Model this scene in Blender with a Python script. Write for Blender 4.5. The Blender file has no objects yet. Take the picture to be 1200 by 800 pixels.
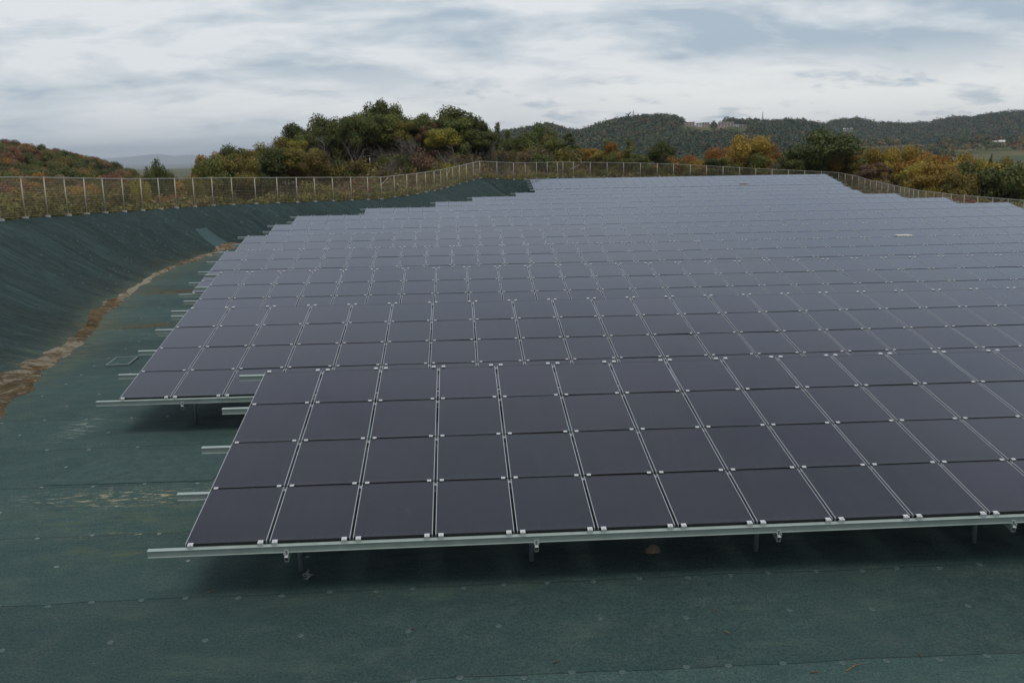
import bpy, math, random
import numpy as np
from mathutils import Vector
random.seed(7); RNG = np.random.default_rng(11)
R = math.radians
scene = bpy.context.scene
COL = scene.collection

# ------------------------------------------------------------------ camera (real position, 5.29 m above the sheeted ground)
CAMZ = 5.29
MC = np.array([[0.99792744, -0.06251118, -0.01527038], [-0.02764265, -0.20214273, -0.97896588], [0.05810952, 0.97735903, -0.20345175]])
FPX = 1058.72
def at(px, py, d):
    """world point seen at a position of the photograph, d metres away along the view axis"""
    q = MC.T @ np.array([(px - 600) / FPX, (py - 400) / FPX, 1.0]) * d
    return np.array([q[0], q[1], q[2] + CAMZ])
cd = bpy.data.cameras.new('camera'); cam = bpy.data.objects.new('camera', cd); COL.objects.link(cam)
cd.sensor_width = 36; cd.lens = FPX * 36 / 1200; cd.clip_start = 0.05; cd.clip_end = 60000
from mathutils import Matrix
cam.matrix_world = Matrix(((MC[0][0], -MC[1][0], -MC[2][0], 0), (MC[0][1], -MC[1][1], -MC[2][1], 0), (MC[0][2], -MC[1][2], -MC[2][2], CAMZ), (0, 0, 0, 1)))
scene.camera = cam

# ------------------------------------------------------------------ object helpers
def tag(o, label=None, cat=None, group=None, kind=None):
    if label: o['label'] = label
    if cat: o['category'] = cat
    if group: o['group'] = group
    if kind: o['kind'] = kind
    return o
def link(name, data, mats=(), parent=None, loc=(0, 0, 0)):
    o = bpy.data.objects.new(name, data); COL.objects.link(o)
    if data is not None:
        for m in mats:
            if m.name not in data.materials: data.materials.append(m)
    if parent is not None: o.parent = parent
    o.location = loc
    return o
def empty(name, loc=(0, 0, 0), rz=0):
    o = bpy.data.objects.new(name, None); COL.objects.link(o); o.location = loc; o.rotation_euler = (0, 0, rz)
    o.empty_display_size = 0.2
    return o
def mesh_np(name, V, F, matidx=None, tint=None, smooth=False, uv=None):
    """V (n,3); F (m,4) or (m,3) int arrays, or list of such arrays"""
    me = bpy.data.meshes.new(name)
    Fs = [np.asarray(f) for f in (F if isinstance(F, list) else [F])]
    Fs = [f for f in Fs if len(f)]
    V = np.asarray(V, np.float32)
    tot = np.concatenate([np.full(len(f), f.shape[1]) for f in Fs]).astype(np.int32)
    idx = np.concatenate([f.ravel() for f in Fs]).astype(np.int32)
    me.vertices.add(len(V)); me.vertices.foreach_set('co', V.ravel())
    me.loops.add(len(idx)); me.loops.foreach_set('vertex_index', idx)
    me.polygons.add(len(tot))
    st = np.concatenate([[0], np.cumsum(tot)[:-1]]).astype(np.int32)
    me.polygons.foreach_set('loop_start', st)
    if matidx is not None: me.polygons.foreach_set('material_index', np.asarray(matidx, np.int32))
    me.polygons.foreach_set('use_smooth', np.full(len(tot), bool(smooth)))
    if tint is not None:
        a = me.color_attributes.new('tint', 'FLOAT_COLOR', 'POINT')
        t = np.ones((len(V), 4), np.float32); t[:, :tint.shape[1]] = tint
        a.data.foreach_set('color', t.ravel())
    if uv is not None:
        l = me.uv_layers.new(name='UVMap'); l.data.foreach_set('uv', np.asarray(uv, np.float32)[idx].ravel())
    me.update(calc_edges=True); me.validate()
    return me
BOXF = np.array([[0, 3, 2, 1], [4, 5, 6, 7], [0, 1, 5, 4], [1, 2, 6, 5], [2, 3, 7, 6], [3, 0, 4, 7]])
class MB:
    def __init__(s): s.V = []; s.F = []; s.M = []; s.n = 0
    def add(s, V, F, m=0):
        V = np.asarray(V, float); F = np.asarray(F)
        s.V.append(V); s.F.append(F + s.n); s.M += [m] * len(F); s.n += len(V); return s
    def box(s, x0, x1, y0, y1, z0, z1, m=0):
        return s.add([[x0, y0, z0], [x1, y0, z0], [x1, y1, z0], [x0, y1, z0], [x0, y0, z1], [x1, y0, z1], [x1, y1, z1], [x0, y1, z1]], BOXF, m)
    def bar(s, a, b, w, h=None, m=0, up=(0, 0, 1)):
        a = np.array(a, float); b = np.array(b, float); h = h or w
        d = (b - a) / np.linalg.norm(b - a); u = np.array(up, float)
        if abs(d @ u) > .95: u = np.array([1., 0, 0])
        r = np.cross(d, u); r /= np.linalg.norm(r); u = np.cross(r, d)
        V = []
        for p in (a, b):
            for sx, sy in ((-1, -1), (1, -1), (1, 1), (-1, 1)): V.append(p + r * sx * w / 2 + u * sy * h / 2)
        return s.add(V, BOXF, m)
    def tube(s, pts, rad, k=8, m=0, cap=True):
        pts = np.asarray(pts, float); rad = np.broadcast_to(np.asarray(rad, float), (len(pts),))
        V = []
        for i in range(len(pts)):
            d = pts[min(i + 1, len(pts) - 1)] - pts[max(i - 1, 0)]; d = d / (np.linalg.norm(d) + 1e-9)
            u = np.array([0, 0, 1.]) if abs(d[2]) < .9 else np.array([1., 0, 0])
            r = np.cross(d, u); r /= np.linalg.norm(r); u = np.cross(r, d)
            for j in range(k):
                t = 2 * math.pi * j / k
                V.append(pts[i] + rad[i] * (math.cos(t) * r + math.sin(t) * u))
        F = []
        for i in range(len(pts) - 1):
            for j in range(k):
                F.append([i * k + j, i * k + (j + 1) % k, (i + 1) * k + (j + 1) % k, (i + 1) * k + j])
        if cap:
            c0 = len(V); V.append(pts[0]); V.append(pts[-1]); L = (len(pts) - 1) * k
            for j in range(0, k):
                F.append([c0, (j + 1) % k, j, j]); F.append([c0 + 1, L + j, L + (j + 1) % k, L + (j + 1) % k])
            F = np.array(F); tri = F[:, 2] == F[:, 3]
            s.add(V, F[~tri], m)
            s.F.append(F[tri][:, :3] + s.n - len(V)); s.M += [m] * int(tri.sum()); return s
        return s.add(V, F, m)
    def mesh(s, name, smooth=False):
        order = s.F
        return mesh_np(name, np.concatenate(s.V), order, s.M, smooth=smooth)
    def build(s, name, mats, parent=None, loc=(0, 0, 0), smooth=False):
        return link(name, s.mesh(name, smooth), mats if isinstance(mats, (list, tuple)) else [mats], parent, loc)

# ------------------------------------------------------------------ material helpers
class NT:
    def __init__(s, tree): s.t = tree; tree.nodes.clear()
    def n(s, typ, **kw):
        nd = s.t.nodes.new(typ)
        for k, v in kw.items():
            if k == 'ins':
                for i, x in v.items(): s.set(nd.inputs[i], x)
            else: setattr(nd, k, v)
        return nd
    def set(s, sock, x):
        if isinstance(x, bpy.types.NodeSocket): s.t.links.new(x, sock)
        elif isinstance(x, (tuple, list)) and sock.type == 'RGBA' and len(x) == 3: sock.default_value = (*x, 1)
        else: sock.default_value = x
    def math(s, op, a, b=0.0, c=None, clamp=False):
        nd = s.n('ShaderNodeMath', operation=op, use_clamp=clamp); s.set(nd.inputs[0], a); s.set(nd.inputs[1], b)
        if c is not None: s.set(nd.inputs[2], c)
        return nd.outputs[0]
    def mix(s, f, a, b, mode='MIX'):
        nd = s.n('ShaderNodeMix', data_type='RGBA', blend_type=mode); s.set(nd.inputs['Factor'], f); s.set(nd.inputs[6], a); s.set(nd.inputs[7], b)
        return nd.outputs[2]
    def noise(s, vec, scale, detail=3, rough=.55, dim='3D', dist=0.0):
        nd = s.n('ShaderNodeTexNoise', noise_dimensions=dim)
        if vec is not None: s.set(nd.inputs['Vector'], vec)
        nd.inputs['Scale'].default_value = scale; nd.inputs['Detail'].default_value = detail; nd.inputs['Roughness'].default_value = rough; nd.inputs['Distortion'].default_value = dist
        return nd.outputs['Fac']
    def ramp(s, f, a, b, lo=0.0, hi=1.0):
        nd = s.n('ShaderNodeMapRange', clamp=True); s.set(nd.inputs[0], f); s.set(nd.inputs[1], a); s.set(nd.inputs[2], b); s.set(nd.inputs[3], lo); s.set(nd.inputs[4], hi)
        return nd.outputs[0]
    def xyz(s, v):
        nd = s.n('ShaderNodeSeparateXYZ'); s.set(nd.inputs[0], v); return nd.outputs
    def vec(s, x, y, z):
        nd = s.n('ShaderNodeCombineXYZ'); s.set(nd.inputs[0], x); s.set(nd.inputs[1], y); s.set(nd.inputs[2], z); return nd.outputs[0]
    def vmul(s, v, k):
        nd = s.n('ShaderNodeVectorMath', operation='MULTIPLY'); s.set(nd.inputs[0], v); s.set(nd.inputs[1], k); return nd.outputs[0]
def material(name):
    m = bpy.data.materials.new(name); m.use_nodes = True
    t = NT(m.node_tree); out = t.n('ShaderNodeOutputMaterial'); b = t.n('ShaderNodeBsdfPrincipled')
    t.t.links.new(b.outputs[0], out.inputs[0])
    return m, t, b, out
def bump(t, b, h, strength=.3, dist=.02, normal=None):
    nd = t.n('ShaderNodeBump'); nd.inputs['Strength'].default_value = strength; nd.inputs['Distance'].default_value = dist
    t.set(nd.inputs['Height'], h)
    if normal is not None: t.set(nd.inputs['Normal'], normal)
    t.t.links.new(nd.outputs[0], b.inputs['Normal']); return nd.outputs[0]
def simple(name, col, rough=.6, metal=0.0, var=.15, scale=6.0, col2=None, spec=.5, bstr=0):
    m, t, b, _ = material(name)
    o = t.n('ShaderNodeTexCoord').outputs['Object']
    f = t.noise(o, scale, 4)
    c2 = col2 or tuple(c * (1 - var * 2) for c in col)
    t.set(b.inputs['Base Color'], t.mix(t.ramp(f, .35, .65), col, c2))
    b.inputs['Metallic'].default_value = metal; b.inputs['Specular IOR Level'].default_value = spec
    t.set(b.inputs['Roughness'], t.ramp(t.noise(o, scale * 3, 3), .3, .7, rough * .85, min(1, rough * 1.15)))
    if bstr: bump(t, b, t.noise(o, scale * 8, 4), bstr, .01)
    return m

# ------------------------------------------------------------------ terrain functions
FL = np.array([[-22.5, 6, 3.4], [-21.0, 20, 3.2], [-19.9, 32, 3.0], [-19.27, 40.8, 2.85], [-19.05, 44.9, 2.72], [-18.8, 49.3, 2.57], [-18.2, 53.1, 2.43], [-17.2, 58.4, 2.31], [-15.6, 62.9, 2.2], [-12.5, 67, 2.06],
               [-10.0, 71, 1.94], [-7.35, 74.4, 1.82], [-6.17, 76.6, 1.75], [-3.86, 80.8, 1.87], [-1.74, 86.3, 2.03], [0.1, 92.5, 2.28], [2.7, 99, 2.75]])
FB = np.array([[2.7, 99, 2.75], [6.4, 100.5, 2.5], [11.9, 106.5, 2.45], [13.3, 109.5, 2.4], [21.3, 109.6, 2.2], [27.6, 109.8, 1.9], [36.8, 110, 1.25], [44, 110, .8], [46.8, 109.5, .6]])
FR = np.array([[46.8, 109.5, .6], [46.8, 104.6, .34], [46.4, 100.5, .0], [44.9, 90.1, -.38], [42.7, 82, -.4], [41.4, 74, -.41], [41.3, 60, -.41], [41.5, 40, -.41], [42, 8, -.4]])
CREST = np.concatenate([FL, FB[1:], FR[1:]])
TOE = np.array([[-12, 5], [-10.5, 17], [-11, 21], [-11, 24.2], [-11, 25.6], [-11.6, 28.5], [-12.4, 31.7], [-13, 34.8], [-13.3, 38], [-13.9, 43], [-14.1, 47], [-13.6, 51], [-13.2, 55.5], [-12, 59], [-9.6, 63.5],
                [-6.2, 68], [-3.3, 72], [-.6, 76], [1.4, 81], [3.6, 87], [5.6, 93], [6.6, 96.5], [8.2, 99.2], [12, 101.7], [20, 102.4], [36, 102.4], [43, 102.0], [43.2, 96], [42.2, 90], [40.4, 82], [39.6, 74], [39.6, 8]])
def poly_near(P, pts):
    """nearest point on polyline: distance, interpolated extra column, arclength"""
    best = np.full(len(pts), 1e9); ex = np.zeros(len(pts)); sl = np.zeros(len(pts)); acc = 0.0
    for a, b in zip(P[:-1], P[1:]):
        d = b[:2] - a[:2]; L = np.hypot(*d)
        t = np.clip(((pts - a[:2]) @ d) / (L * L), 0, 1)
        dist = np.hypot(*(pts - (a[:2] + t[:, None] * d)).T)
        m = dist < best; best[m] = dist[m]; sl[m] = acc + t[m] * L
        if P.shape[1] > 2: ex[m] = a[2] + t[m] * (b[2] - a[2])
        acc += L
    return best, ex, sl
def inside(P, pts):
    c = np.zeros(len(pts), bool); j = len(P) - 1
    for i in range(len(P)):
        yi, yj = P[i][1], P[j][1]
        if yi != yj:
            cr = ((yi > pts[:, 1]) != (yj > pts[:, 1])) & (pts[:, 0] < (P[j][0] - P[i][0]) * (pts[:, 1] - yi) / (yj - yi) + P[i][0])
            c ^= cr
        j = i
    return c
def sm(t): t = np.clip(t, 0, 1); return t * t * (3 - 2 * t)
CP = np.concatenate([CREST[:, :2], [[60, -40], [-40, -40]]]); CP[0] = [-22.5, 6]
CP = np.concatenate([CREST[:, :2], [[42, -60], [-26, -60]]])
TP = np.concatenate([TOE, [[39.6, -60], [-13, -60]]])
def vnoise(x, y, s, seed=0):
    """smooth value noise"""
    x = x / s; y = y / s; xi = np.floor(x).astype(int); yi = np.floor(y).astype(int); fx = x - xi; fy = y - yi
    fx = fx * fx * (3 - 2 * fx); fy = fy * fy * (3 - 2 * fy)
    def h(a, b): 
        v = np.sin(a * 127.1 + b * 311.7 + seed * 74.7) * 43758.5453
        return v - np.floor(v)
    return (h(xi, yi) * (1 - fx) + h(xi + 1, yi) * fx) * (1 - fy) + (h(xi, yi + 1) * (1 - fx) + h(xi + 1, yi + 1) * fx) * fy - .5
def base_in(pts): return .72 * sm((pts[:, 1] - 92.8) / 2.6)
def H_site(pts):
    pts = np.atleast_2d(np.asarray(pts, float))
    dc, zc, s = poly_near(CREST, pts); dt, _, _ = poly_near(TOE, pts)
    intoe = inside(TP, pts)
    t = np.where(intoe, 0, dt / (dt + dc + 1e-6))
    g = base_in(pts)
    tt = t - .10 * np.sin(2 * math.pi * np.clip(t, 0, 1)) * .6
    h = g + (zc - g) * tt + np.where(intoe, 0, 4 * t * (1 - t) * .10 * vnoise(s, dt * .3, 1.6, 3))
    h = h + .04 * vnoise(pts[:, 0], pts[:, 1], 3.1, 1) * np.where(intoe, 1, 1 - t)
    return h, t, s, dc, intoe
def H_out(pts):
    pts = np.atleast_2d(np.asarray(pts, float)); x, y = pts[:, 0], pts[:, 1]; r = np.hypot(x, y)
    N = -1.2 - 3.0 * sm((r - 50) / 70) - 20 * sm((r - 150) / 520)
    N = N + 8.8 * np.exp(-((x + 5) / 20) ** 2 - ((y - 119) / 16) ** 2) + 4.2 * np.exp(-((x - 16) / 15) ** 2 - ((y - 128) / 13) ** 2) + 1.6 * np.exp(-((x + 29) / 12) ** 2 - ((y - 112) / 15) ** 2)
    N = N + 2.6 * np.exp(-((x - 45) / 30) ** 2 - ((y - 125) / 14) ** 2)
    N = N - 1.2 * sm((x - 44) / 14) * sm((120 - y) / 25)
    N = N + .9 * vnoise(x, y, 9, 5) + .35 * vnoise(x, y, 3, 6)
    dc, zc, _ = poly_near(CREST, pts); ins = inside(CP, pts)
    h = zc - .12 + (N - zc) * sm(np.where(ins, 0, dc - .6) / 11)
    return np.where(ins, zc - .14 - np.minimum(dc * 1.6, 9), h)
def hz(x, y): return float(H_out([[x, y]])[0])
def gz(x, y): return float(H_site([[x, y]])[0][0])

# ------------------------------------------------------------------ ground sheet
xs = np.arange(-23, 47.2, .35); ys = np.arange(-14, 110.6, .35)
gx, gy = np.meshgrid(xs, ys); P = np.stack([gx.ravel(), gy.ravel()], 1)
h, t, s, dc, it = H_site(P); ins = inside(CP, P)
# pull border vertices to the crest line so that the sheet ends exactly at the fence foot
ok = ins | (dc < .36)
F = []
nx = len(xs)
I = np.arange(len(P)).reshape(len(ys), nx)
Q = np.stack([I[:-1, :-1], I[:-1, 1:], I[1:, 1:], I[1:, :-1]], -1).reshape(-1, 4)
Q = Q[ok[Q].all(1)]
ground_uv = np.stack([s, t * 6 + 10], 1)
dt_, _, _ = poly_near(TOE[:12], P)
tint = np.stack([t, np.exp(-(dt_ / .9) ** 2), np.where(it, 1, 0)], 1)
me = mesh_np('ground', np.c_[P, h], Q, tint=tint, smooth=True, uv=ground_uv)
m_sheet, T, B, _ = material('green_weed_sheet')
pos = T.n('ShaderNodeNewGeometry').outputs['Position']; X, Y, Z = T.xyz(pos)
att = T.n('ShaderNodeAttribute', attribute_name='tint'); ts, tsoil, tflat = T.xyz(att.outputs['Vector'])
uvn = T.n('ShaderNodeUVMap', uv_map='UVMap').outputs[0]; US, UT, _u = T.xyz(uvn)
wob = T.math('MULTIPLY', T.math('SUBTRACT', T.noise(pos, .5, 3), .5), .22)
strip_flat = T.math('DIVIDE', T.math('ADD', T.math('ADD', Y, wob), -.22), 2.05)
strip_slope = T.math('DIVIDE', T.math('ADD', US, T.math('MULTIPLY', wob, 1.5)), 1.9)
fl = T.math('GREATER_THAN', tflat, .5)
def mixf(f, a, b): return T.math('ADD', T.math('MULTIPLY', a, T.math('SUBTRACT', 1.0, f)), T.math('MULTIPLY', b, f))
strip = mixf(fl, strip_slope, strip_flat)
fr = T.math('FRACT', strip); wn = T.n('ShaderNodeTexWhiteNoise', noise_dimensions='1D'); T.set(wn.inputs['W'], T.math('FLOOR', strip))
tone = T.ramp(wn.outputs['Value'], 0, 1, .82, 1.14)
seam = T.math('LESS_THAN', fr, mixf(fl, .006, .009))
big = T.noise(pos, .35, 4, .6); mid = T.noise(pos, 2.2, 5, .65); fine = T.noise(pos, 34, 4, .75); wv = T.noise(T.vmul(pos, (90, 22, 22)), 1, 3, .7)
c = T.mix(T.ramp(big, .3, .7), (.028, .057, .052), (.037, .072, .066))
c = T.mix(T.math('MULTIPLY', ts, .7, clamp=True), c, (.045, .086, .084))
c = T.mix(T.ramp(mid, .48, .78), c, (.054, .086, .072))
c = T.mix(1.0, c, T.n('ShaderNodeCombineColor', ins={0: tone, 1: tone, 2: tone}).outputs[0], 'MULTIPLY')
fib = T.ramp(T.math('ADD', T.math('MULTIPLY', fine, .6), T.math('MULTIPLY', wv, .4)), .36, .64, .42, 1.58)
c = T.mix(1.0, c, T.n('ShaderNodeCombineColor', ins={0: fib, 1: fib, 2: fib}).outputs[0], 'MULTIPLY')
c = T.mix(T.math('MULTIPLY', seam, .9), c, (.012, .022, .020))
stl = T.noise(T.vmul(pos, (.5, 1.5, .5)), 1.0, 6, .68, dist=.5)
c = T.mix(T.ramp(stl, .54, .74, 0, .5), c, (.064, .098, .070))
c = T.mix(T.ramp(T.noise(T.vmul(pos, (.7, 1.9, .7)), 1.3, 5, .65, dist=.4), .54, .72, 0, .55), c, (.022, .045, .046))
# moss and soil stains (their own shapes) on the flat near the front-left corner and along the toe of the bank
def blob(cx, cy, rx, ry):
    a = T.math('DIVIDE', T.math('SUBTRACT', X, cx), rx); b = T.math('DIVIDE', T.math('SUBTRACT', Y, cy), ry)
    return T.math('POWER', 2.718, T.math('MULTIPLY', T.math('ADD', T.math('MULTIPLY', a, a), T.math('MULTIPLY', b, b)), -1.0))
streak = T.noise(T.vmul(pos, (1.6, 6.0, 1)), 1.0, 5, .7, dist=.6)
fleck = T.noise(T.vmul(pos, (3, 9, 3)), 1.3, 5, .75)
m1 = T.math('MULTIPLY', blob(-5.2, 14.0, 1.5, .33), T.ramp(fleck, .53, .61))
m1 = T.math('MAXIMUM', m1, T.math('MULTIPLY', blob(-4.6, 12.5, 1.2, .18), T.ramp(fleck, .60, .68)))
c = T.mix(T.math('MULTIPLY', T.math('MAXIMUM', blob(-5.0, 13.3, 2.0, .9), blob(-4.9, 11.9, 1.0, .35)), T.ramp(streak, .45, .7, 0, .75)), c, (.085, .105, .055))
c = T.mix(T.math('MULTIPLY', m1, 1.0), c, (.36, .31, .20))
m2 = T.math('MULTIPLY', blob(-7.7, 18.1, .28, .75), T.ramp(fleck, .50, .60))
c = T.mix(T.math('MULTIPLY', m2, .7), c, (.30, .33, .27))
m3 = T.math('MULTIPLY', T.math('MAXIMUM', blob(-10.8, 29.6, 2.2, .45), blob(-11.0, 37.2, 2.6, .7)), T.ramp(streak, .42, .56))
c = T.mix(T.math('MULTIPLY', m3, .85), c, (.075, .055, .018))
soilm = T.math('MULTIPLY', tsoil, T.ramp(streak, .42, .66))
c = T.mix(T.math('MULTIPLY', soilm, .8), c, (.13, .12, .055))
T.set(B.inputs['Base Color'], c); B.inputs['Roughness'].default_value = .82; B.inputs['Specular IOR Level'].default_value = .22
wr = T.noise(T.vec(T.math('MULTIPLY', US, 2.6), T.math('MULTIPLY', UT, .45), 0.0), 1.0, 5, .6, dist=.5)
wr2 = T.noise(T.vec(T.math('MULTIPLY', US, 7.0), T.math('MULTIPLY', UT, .9), 3.0), 1.0, 3, .6, dist=.4)
def crease(v): return T.math('POWER', T.math('SUBTRACT', 1.0, T.math('ABSOLUTE', T.math('MULTIPLY', T.math('SUBTRACT', v, .5), 4.0), clamp=False), clamp=True), 3.0)
wr3 = T.noise(T.vec(T.math('MULTIPLY', US, 1.5), T.math('MULTIPLY', UT, .38), 9.0), 1.0, 4, .6, dist=.6)
wsl = T.math('MULTIPLY', T.ramp(ts, .0, .12), T.math('ADD', T.math('ADD', T.math('MULTIPLY', crease(wr), -.16), T.math('MULTIPLY', crease(wr3), -.26)), T.math('ADD', T.math('MULTIPLY', crease(wr2), -.05), T.math('MULTIPLY', wr, .12))))
wfl = T.math('MULTIPLY', T.noise(T.vmul(pos, (.8, 2.2, 1)), 1.0, 4, .55, dist=.3), .075)
hh = T.math('ADD', T.math('ADD', wsl, wfl), T.math('MULTIPLY', fine, .006))
hh = T.math('ADD', hh, T.math('MULTIPLY', T.math('GREATER_THAN', fr, .5), 0.0))
bump(T, B, hh, 1.0, 1.0)
ground = link('ground', me, [m_sheet]); tag(ground, 'dark green weed-control sheet over flat ground and bank', 'ground', kind='structure')

# ------------------------------------------------------------------ outer terrain (scrub land beyond the fence, valley, to the horizon)
azs = np.concatenate([np.linspace(-180, -62, 24), np.linspace(-60, 60, 361), np.linspace(62, 180, 24)])
rs = np.concatenate([np.arange(14, 150, .9), np.geomspace(150, 700, 50)[1:], np.geomspace(700, 30000, 24)[1:]])
AA, RR = np.meshgrid(np.radians(azs), rs); P = np.stack([(RR * np.sin(AA)).ravel(), (RR * np.cos(AA)).ravel()], 1)
ho = H_out(P) + np.where(np.hypot(*P.T) > 700, 0, 0)
# the valley floor to the right rises gently towards the far ridge
rr = np.hypot(*P.T)
rise_ = sm((P[:, 0] / np.maximum(rr, 1) + .05) / .25)
ho = np.where(rr > 600, ho + 33 * rise_ * sm((rr - 600) / 850) - 70 * sm((rr - 2500) / 6000), ho)
I = np.arange(len(P)).reshape(len(rs), len(azs))
Q = np.stack([I[:-1, :-1], I[:-1, 1:], I[1:, 1:], I[1:, :-1]], -1).reshape(-1, 4)[:, ::-1]
rQ = rr[Q[:, 0]]
m_scrub, T, B, _ = material('scrub_soil_and_grass')
pos = T.n('ShaderNodeNewGeometry').outputs['Position']; X, Y, Z = T.xyz(pos)
near = T.mix(T.ramp(T.noise(pos, .5, 5, .65), .35, .65), (.085, .085, .03), (.14, .10, .055))
near = T.mix(T.ramp(T.noise(pos, .13, 3), .45, .65), near, (.03, .042, .014))
cellv = T.n('ShaderNodeTexVoronoi', feature='F1'); T.set(cellv.inputs['Vector'], T.vmul(pos, (1 / 60, 1 / 34, 0))); cellv.inputs['Scale'].default_value = 1.0
cw = T.n('ShaderNodeTexWhiteNoise', noise_dimensions='3D'); T.set(cw.inputs['Vector'], cellv.outputs['Color'])
far = T.mix(T.ramp(cw.outputs['Value'], .2, .8), (.060, .078, .028), (.13, .11, .055))
far = T.mix(T.ramp(T.noise(pos, .02, 4), .5, .7), far, (.05, .06, .03))
dist = T.n('ShaderNodeVectorMath', operation='LENGTH'); T.set(dist.inputs[0], pos)
T.set(B.inputs['Base Color'], T.mix(T.ramp(dist.outputs['Value'], 250, 450), near, far)); B.inputs['Roughness'].default_value = .95; B.inputs['Specular IOR Level'].default_value = .1
bump(T, B, T.noise(pos, 1.5, 5, .7), .6, .4)
tag(link('terrain', mesh_np('terrain', np.c_[P, ho], Q, smooth=True), [m_scrub]), 'rough scrub land beyond the fence running down to valley fields', 'land', kind='structure')

# ------------------------------------------------------------------ dirt washed onto the sheet along the toe of the bank
m_dirt, T, B, _ = material('washed_soil')
pos = T.n('ShaderNodeNewGeometry').outputs['Position']
c = T.mix(T.ramp(T.noise(pos, 2.2, 7, .75, dist=.8), .40, .60), (.095, .068, .036), (.25, .19, .105))
c = T.mix(T.ramp(T.noise(pos, 2.3, 5, .75, dist=.8), .52, .62), c, (.23, .125, .026))
att = T.n('ShaderNodeAttribute', attribute_name='tint'); pal, _1, _2 = T.xyz(att.outputs['Vector'])
c = T.mix(T.math('MULTIPLY', T.ramp(T.math('ADD', T.noise(pos, 1.7, 8, .8, dist=1.0), T.math('MULTIPLY', pal, .22)), .60, .69), .92), c, (.48, .42, .31))
T.set(B.inputs['Base Color'], c); B.inputs['Roughness'].default_value = .95; B.inputs['Specular IOR Level'].default_value = .1
bump(T, B, T.noise(pos, 6, 8, .85), 1.0, .25)
def resample(P, step):
    P = np.asarray(P, float); L = np.concatenate([[0], np.cumsum(np.hypot(*np.diff(P[:, :2], axis=0).T))])
    q = np.linspace(0, L[-1], max(2, int(round(L[-1] / step)) + 1))
    return np.stack([np.interp(q, L, P[:, i]) for i in range(P.shape[1])], 1), q
def dirt(pts, hgt, seed, label, n=11):
    """pts: x, y, half width, paleness"""
    C_, q = resample(pts, .12)
    for _ in range(6): C_[1:-1] = (C_[:-2] + 2 * C_[1:-1] + C_[2:]) / 4
    tg = np.gradient(C_[:, :2], axis=0); tg /= np.hypot(*tg.T)[:, None]; nr = np.stack([-tg[:, 1], tg[:, 0]], 1)
    v = np.linspace(-1.35, 1.35, n)
    V = []; tn = []
    for k in v:
        wl = C_[:, 2] * (1 + .9 * vnoise(q, q * 0 + np.sign(k) * 9, .7, seed) + .22 * vnoise(q, q * 0 + np.sign(k) * 9, .25, seed + 1))
        off = wl * k + .25 * C_[:, 2] * vnoise(q, q * 0, .8, seed + 4)
        p = C_[:, :2] + nr * off[:, None]
        z = H_site(p)[0] + hgt * (1.0 - (abs(k) / 1.02) ** 4) * (.55 + 1.2 * (vnoise(p[:, 0], p[:, 1], .3, seed + 2) + .35)) - .012
        z -= .05 * (abs(k) > 1.1)
        V.append(np.c_[p, z]); tn.append(np.c_[C_[:, 3], C_[:, 3] * 0, C_[:, 3] * 0])
    V = np.stack(V, 1).reshape(-1, 3); tn = np.stack(tn, 1).reshape(-1, 3)
    I = np.arange(len(V)).reshape(-1, n); Q = np.stack([I[:-1, :-1], I[:-1, 1:], I[1:, 1:], I[1:, :-1]], -1).reshape(-1, 4)
    o = link('dirt', mesh_np('dirt', V, Q[:, ::-1], tint=tn, smooth=True), [m_dirt]); tag(o, label, 'dirt', kind='stuff')
dirt([[-9.6, 16.4, .6, .3], [-10.4, 19, .72, .35], [-10.95, 22.0, .58, .4], [-11.15, 24.6, .30, .75], [-11.2, 26, .26, .8], [-11.65, 28.6, .26, .3], [-12.5, 31.8, .30, .2], [-13.0, 34.8, .24, .5], [-13.4, 38.2, .13, 1.1], [-14.0, 42.8, .15, .8], [-14.1, 46.8, .15, .4], [-13.7, 51, .24, .6], [-13.5, 55.5, .45, .4], [-12.6, 58, .15, .3]], .05, 3, 'brown and pale soil washed along the foot of the green bank')
dirt([[-12.6, 36.6, .12, 0], [-11.5, 37.0, .26, .1], [-10.2, 37.5, .24, .1], [-8.6, 38.2, .16, .2]], .02, 8, 'rusty brown streak of soil running from the bank under the third panel row')
dirt([[-11.0, 29.0, .10, 0], [-10.2, 29.3, .16, .1], [-9.0, 29.9, .10, .1]], .02, 12, 'thin brown soil streak on the flat sheet beside the second panel row')

# ------------------------------------------------------------------ solar panel rows
TILT = R(10.2907); CA, SA = math.cos(TILT), math.sin(TILT); PH = 1.2768; DY = 7.0476; Y0 = 10.358; ZLOW = 5.29 - 4.5367
m_glass, T, B, _ = material('dark_panel_glass')
oi = T.n('ShaderNodeObjectInfo').outputs['Random']; o = T.n('ShaderNodeTexCoord').outputs['Object']; gpos = T.n('ShaderNodeNewGeometry').outputs['Position']
isl = T.n('ShaderNodeNewGeometry').outputs['Random Per Island']
rnd = T.math('FRACT', T.math('ADD', oi, isl))
c = T.mix(rnd, (.0120, .0105, .0200), (.0088, .0112, .0190))
lines = T.math('FRACT', T.math('MULTIPLY', T.xyz(o)[0], 120)); 
dustn = T.noise(gpos, 1.3, 5, .65)
c = T.mix(T.ramp(dustn, .4, .75, .002, .022), c, (.22, .22, .22))
spot = T.noise(gpos, 9, 2, .5)
c = T.mix(T.ramp(spot, .80, .84, 0, .25), c, (.35, .35, .33))
rain = T.noise(T.vec(T.math('MULTIPLY', T.xyz(o)[0], 26.0), T.math('MULTIPLY', T.xyz(o)[1], 1.1), T.math('MULTIPLY', rnd, 30.0)), 1.0, 4, .6)
c = T.mix(T.ramp(rain, .50, .75, 0, .022), c, (.24, .25, .27))
c = T.mix(T.math('MULTIPLY', T.math('LESS_THAN', T.math('FRACT', T.math('MULTIPLY', T.xyz(o)[0], 30.0)), .10), .03), c, (.10, .10, .13))
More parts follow.
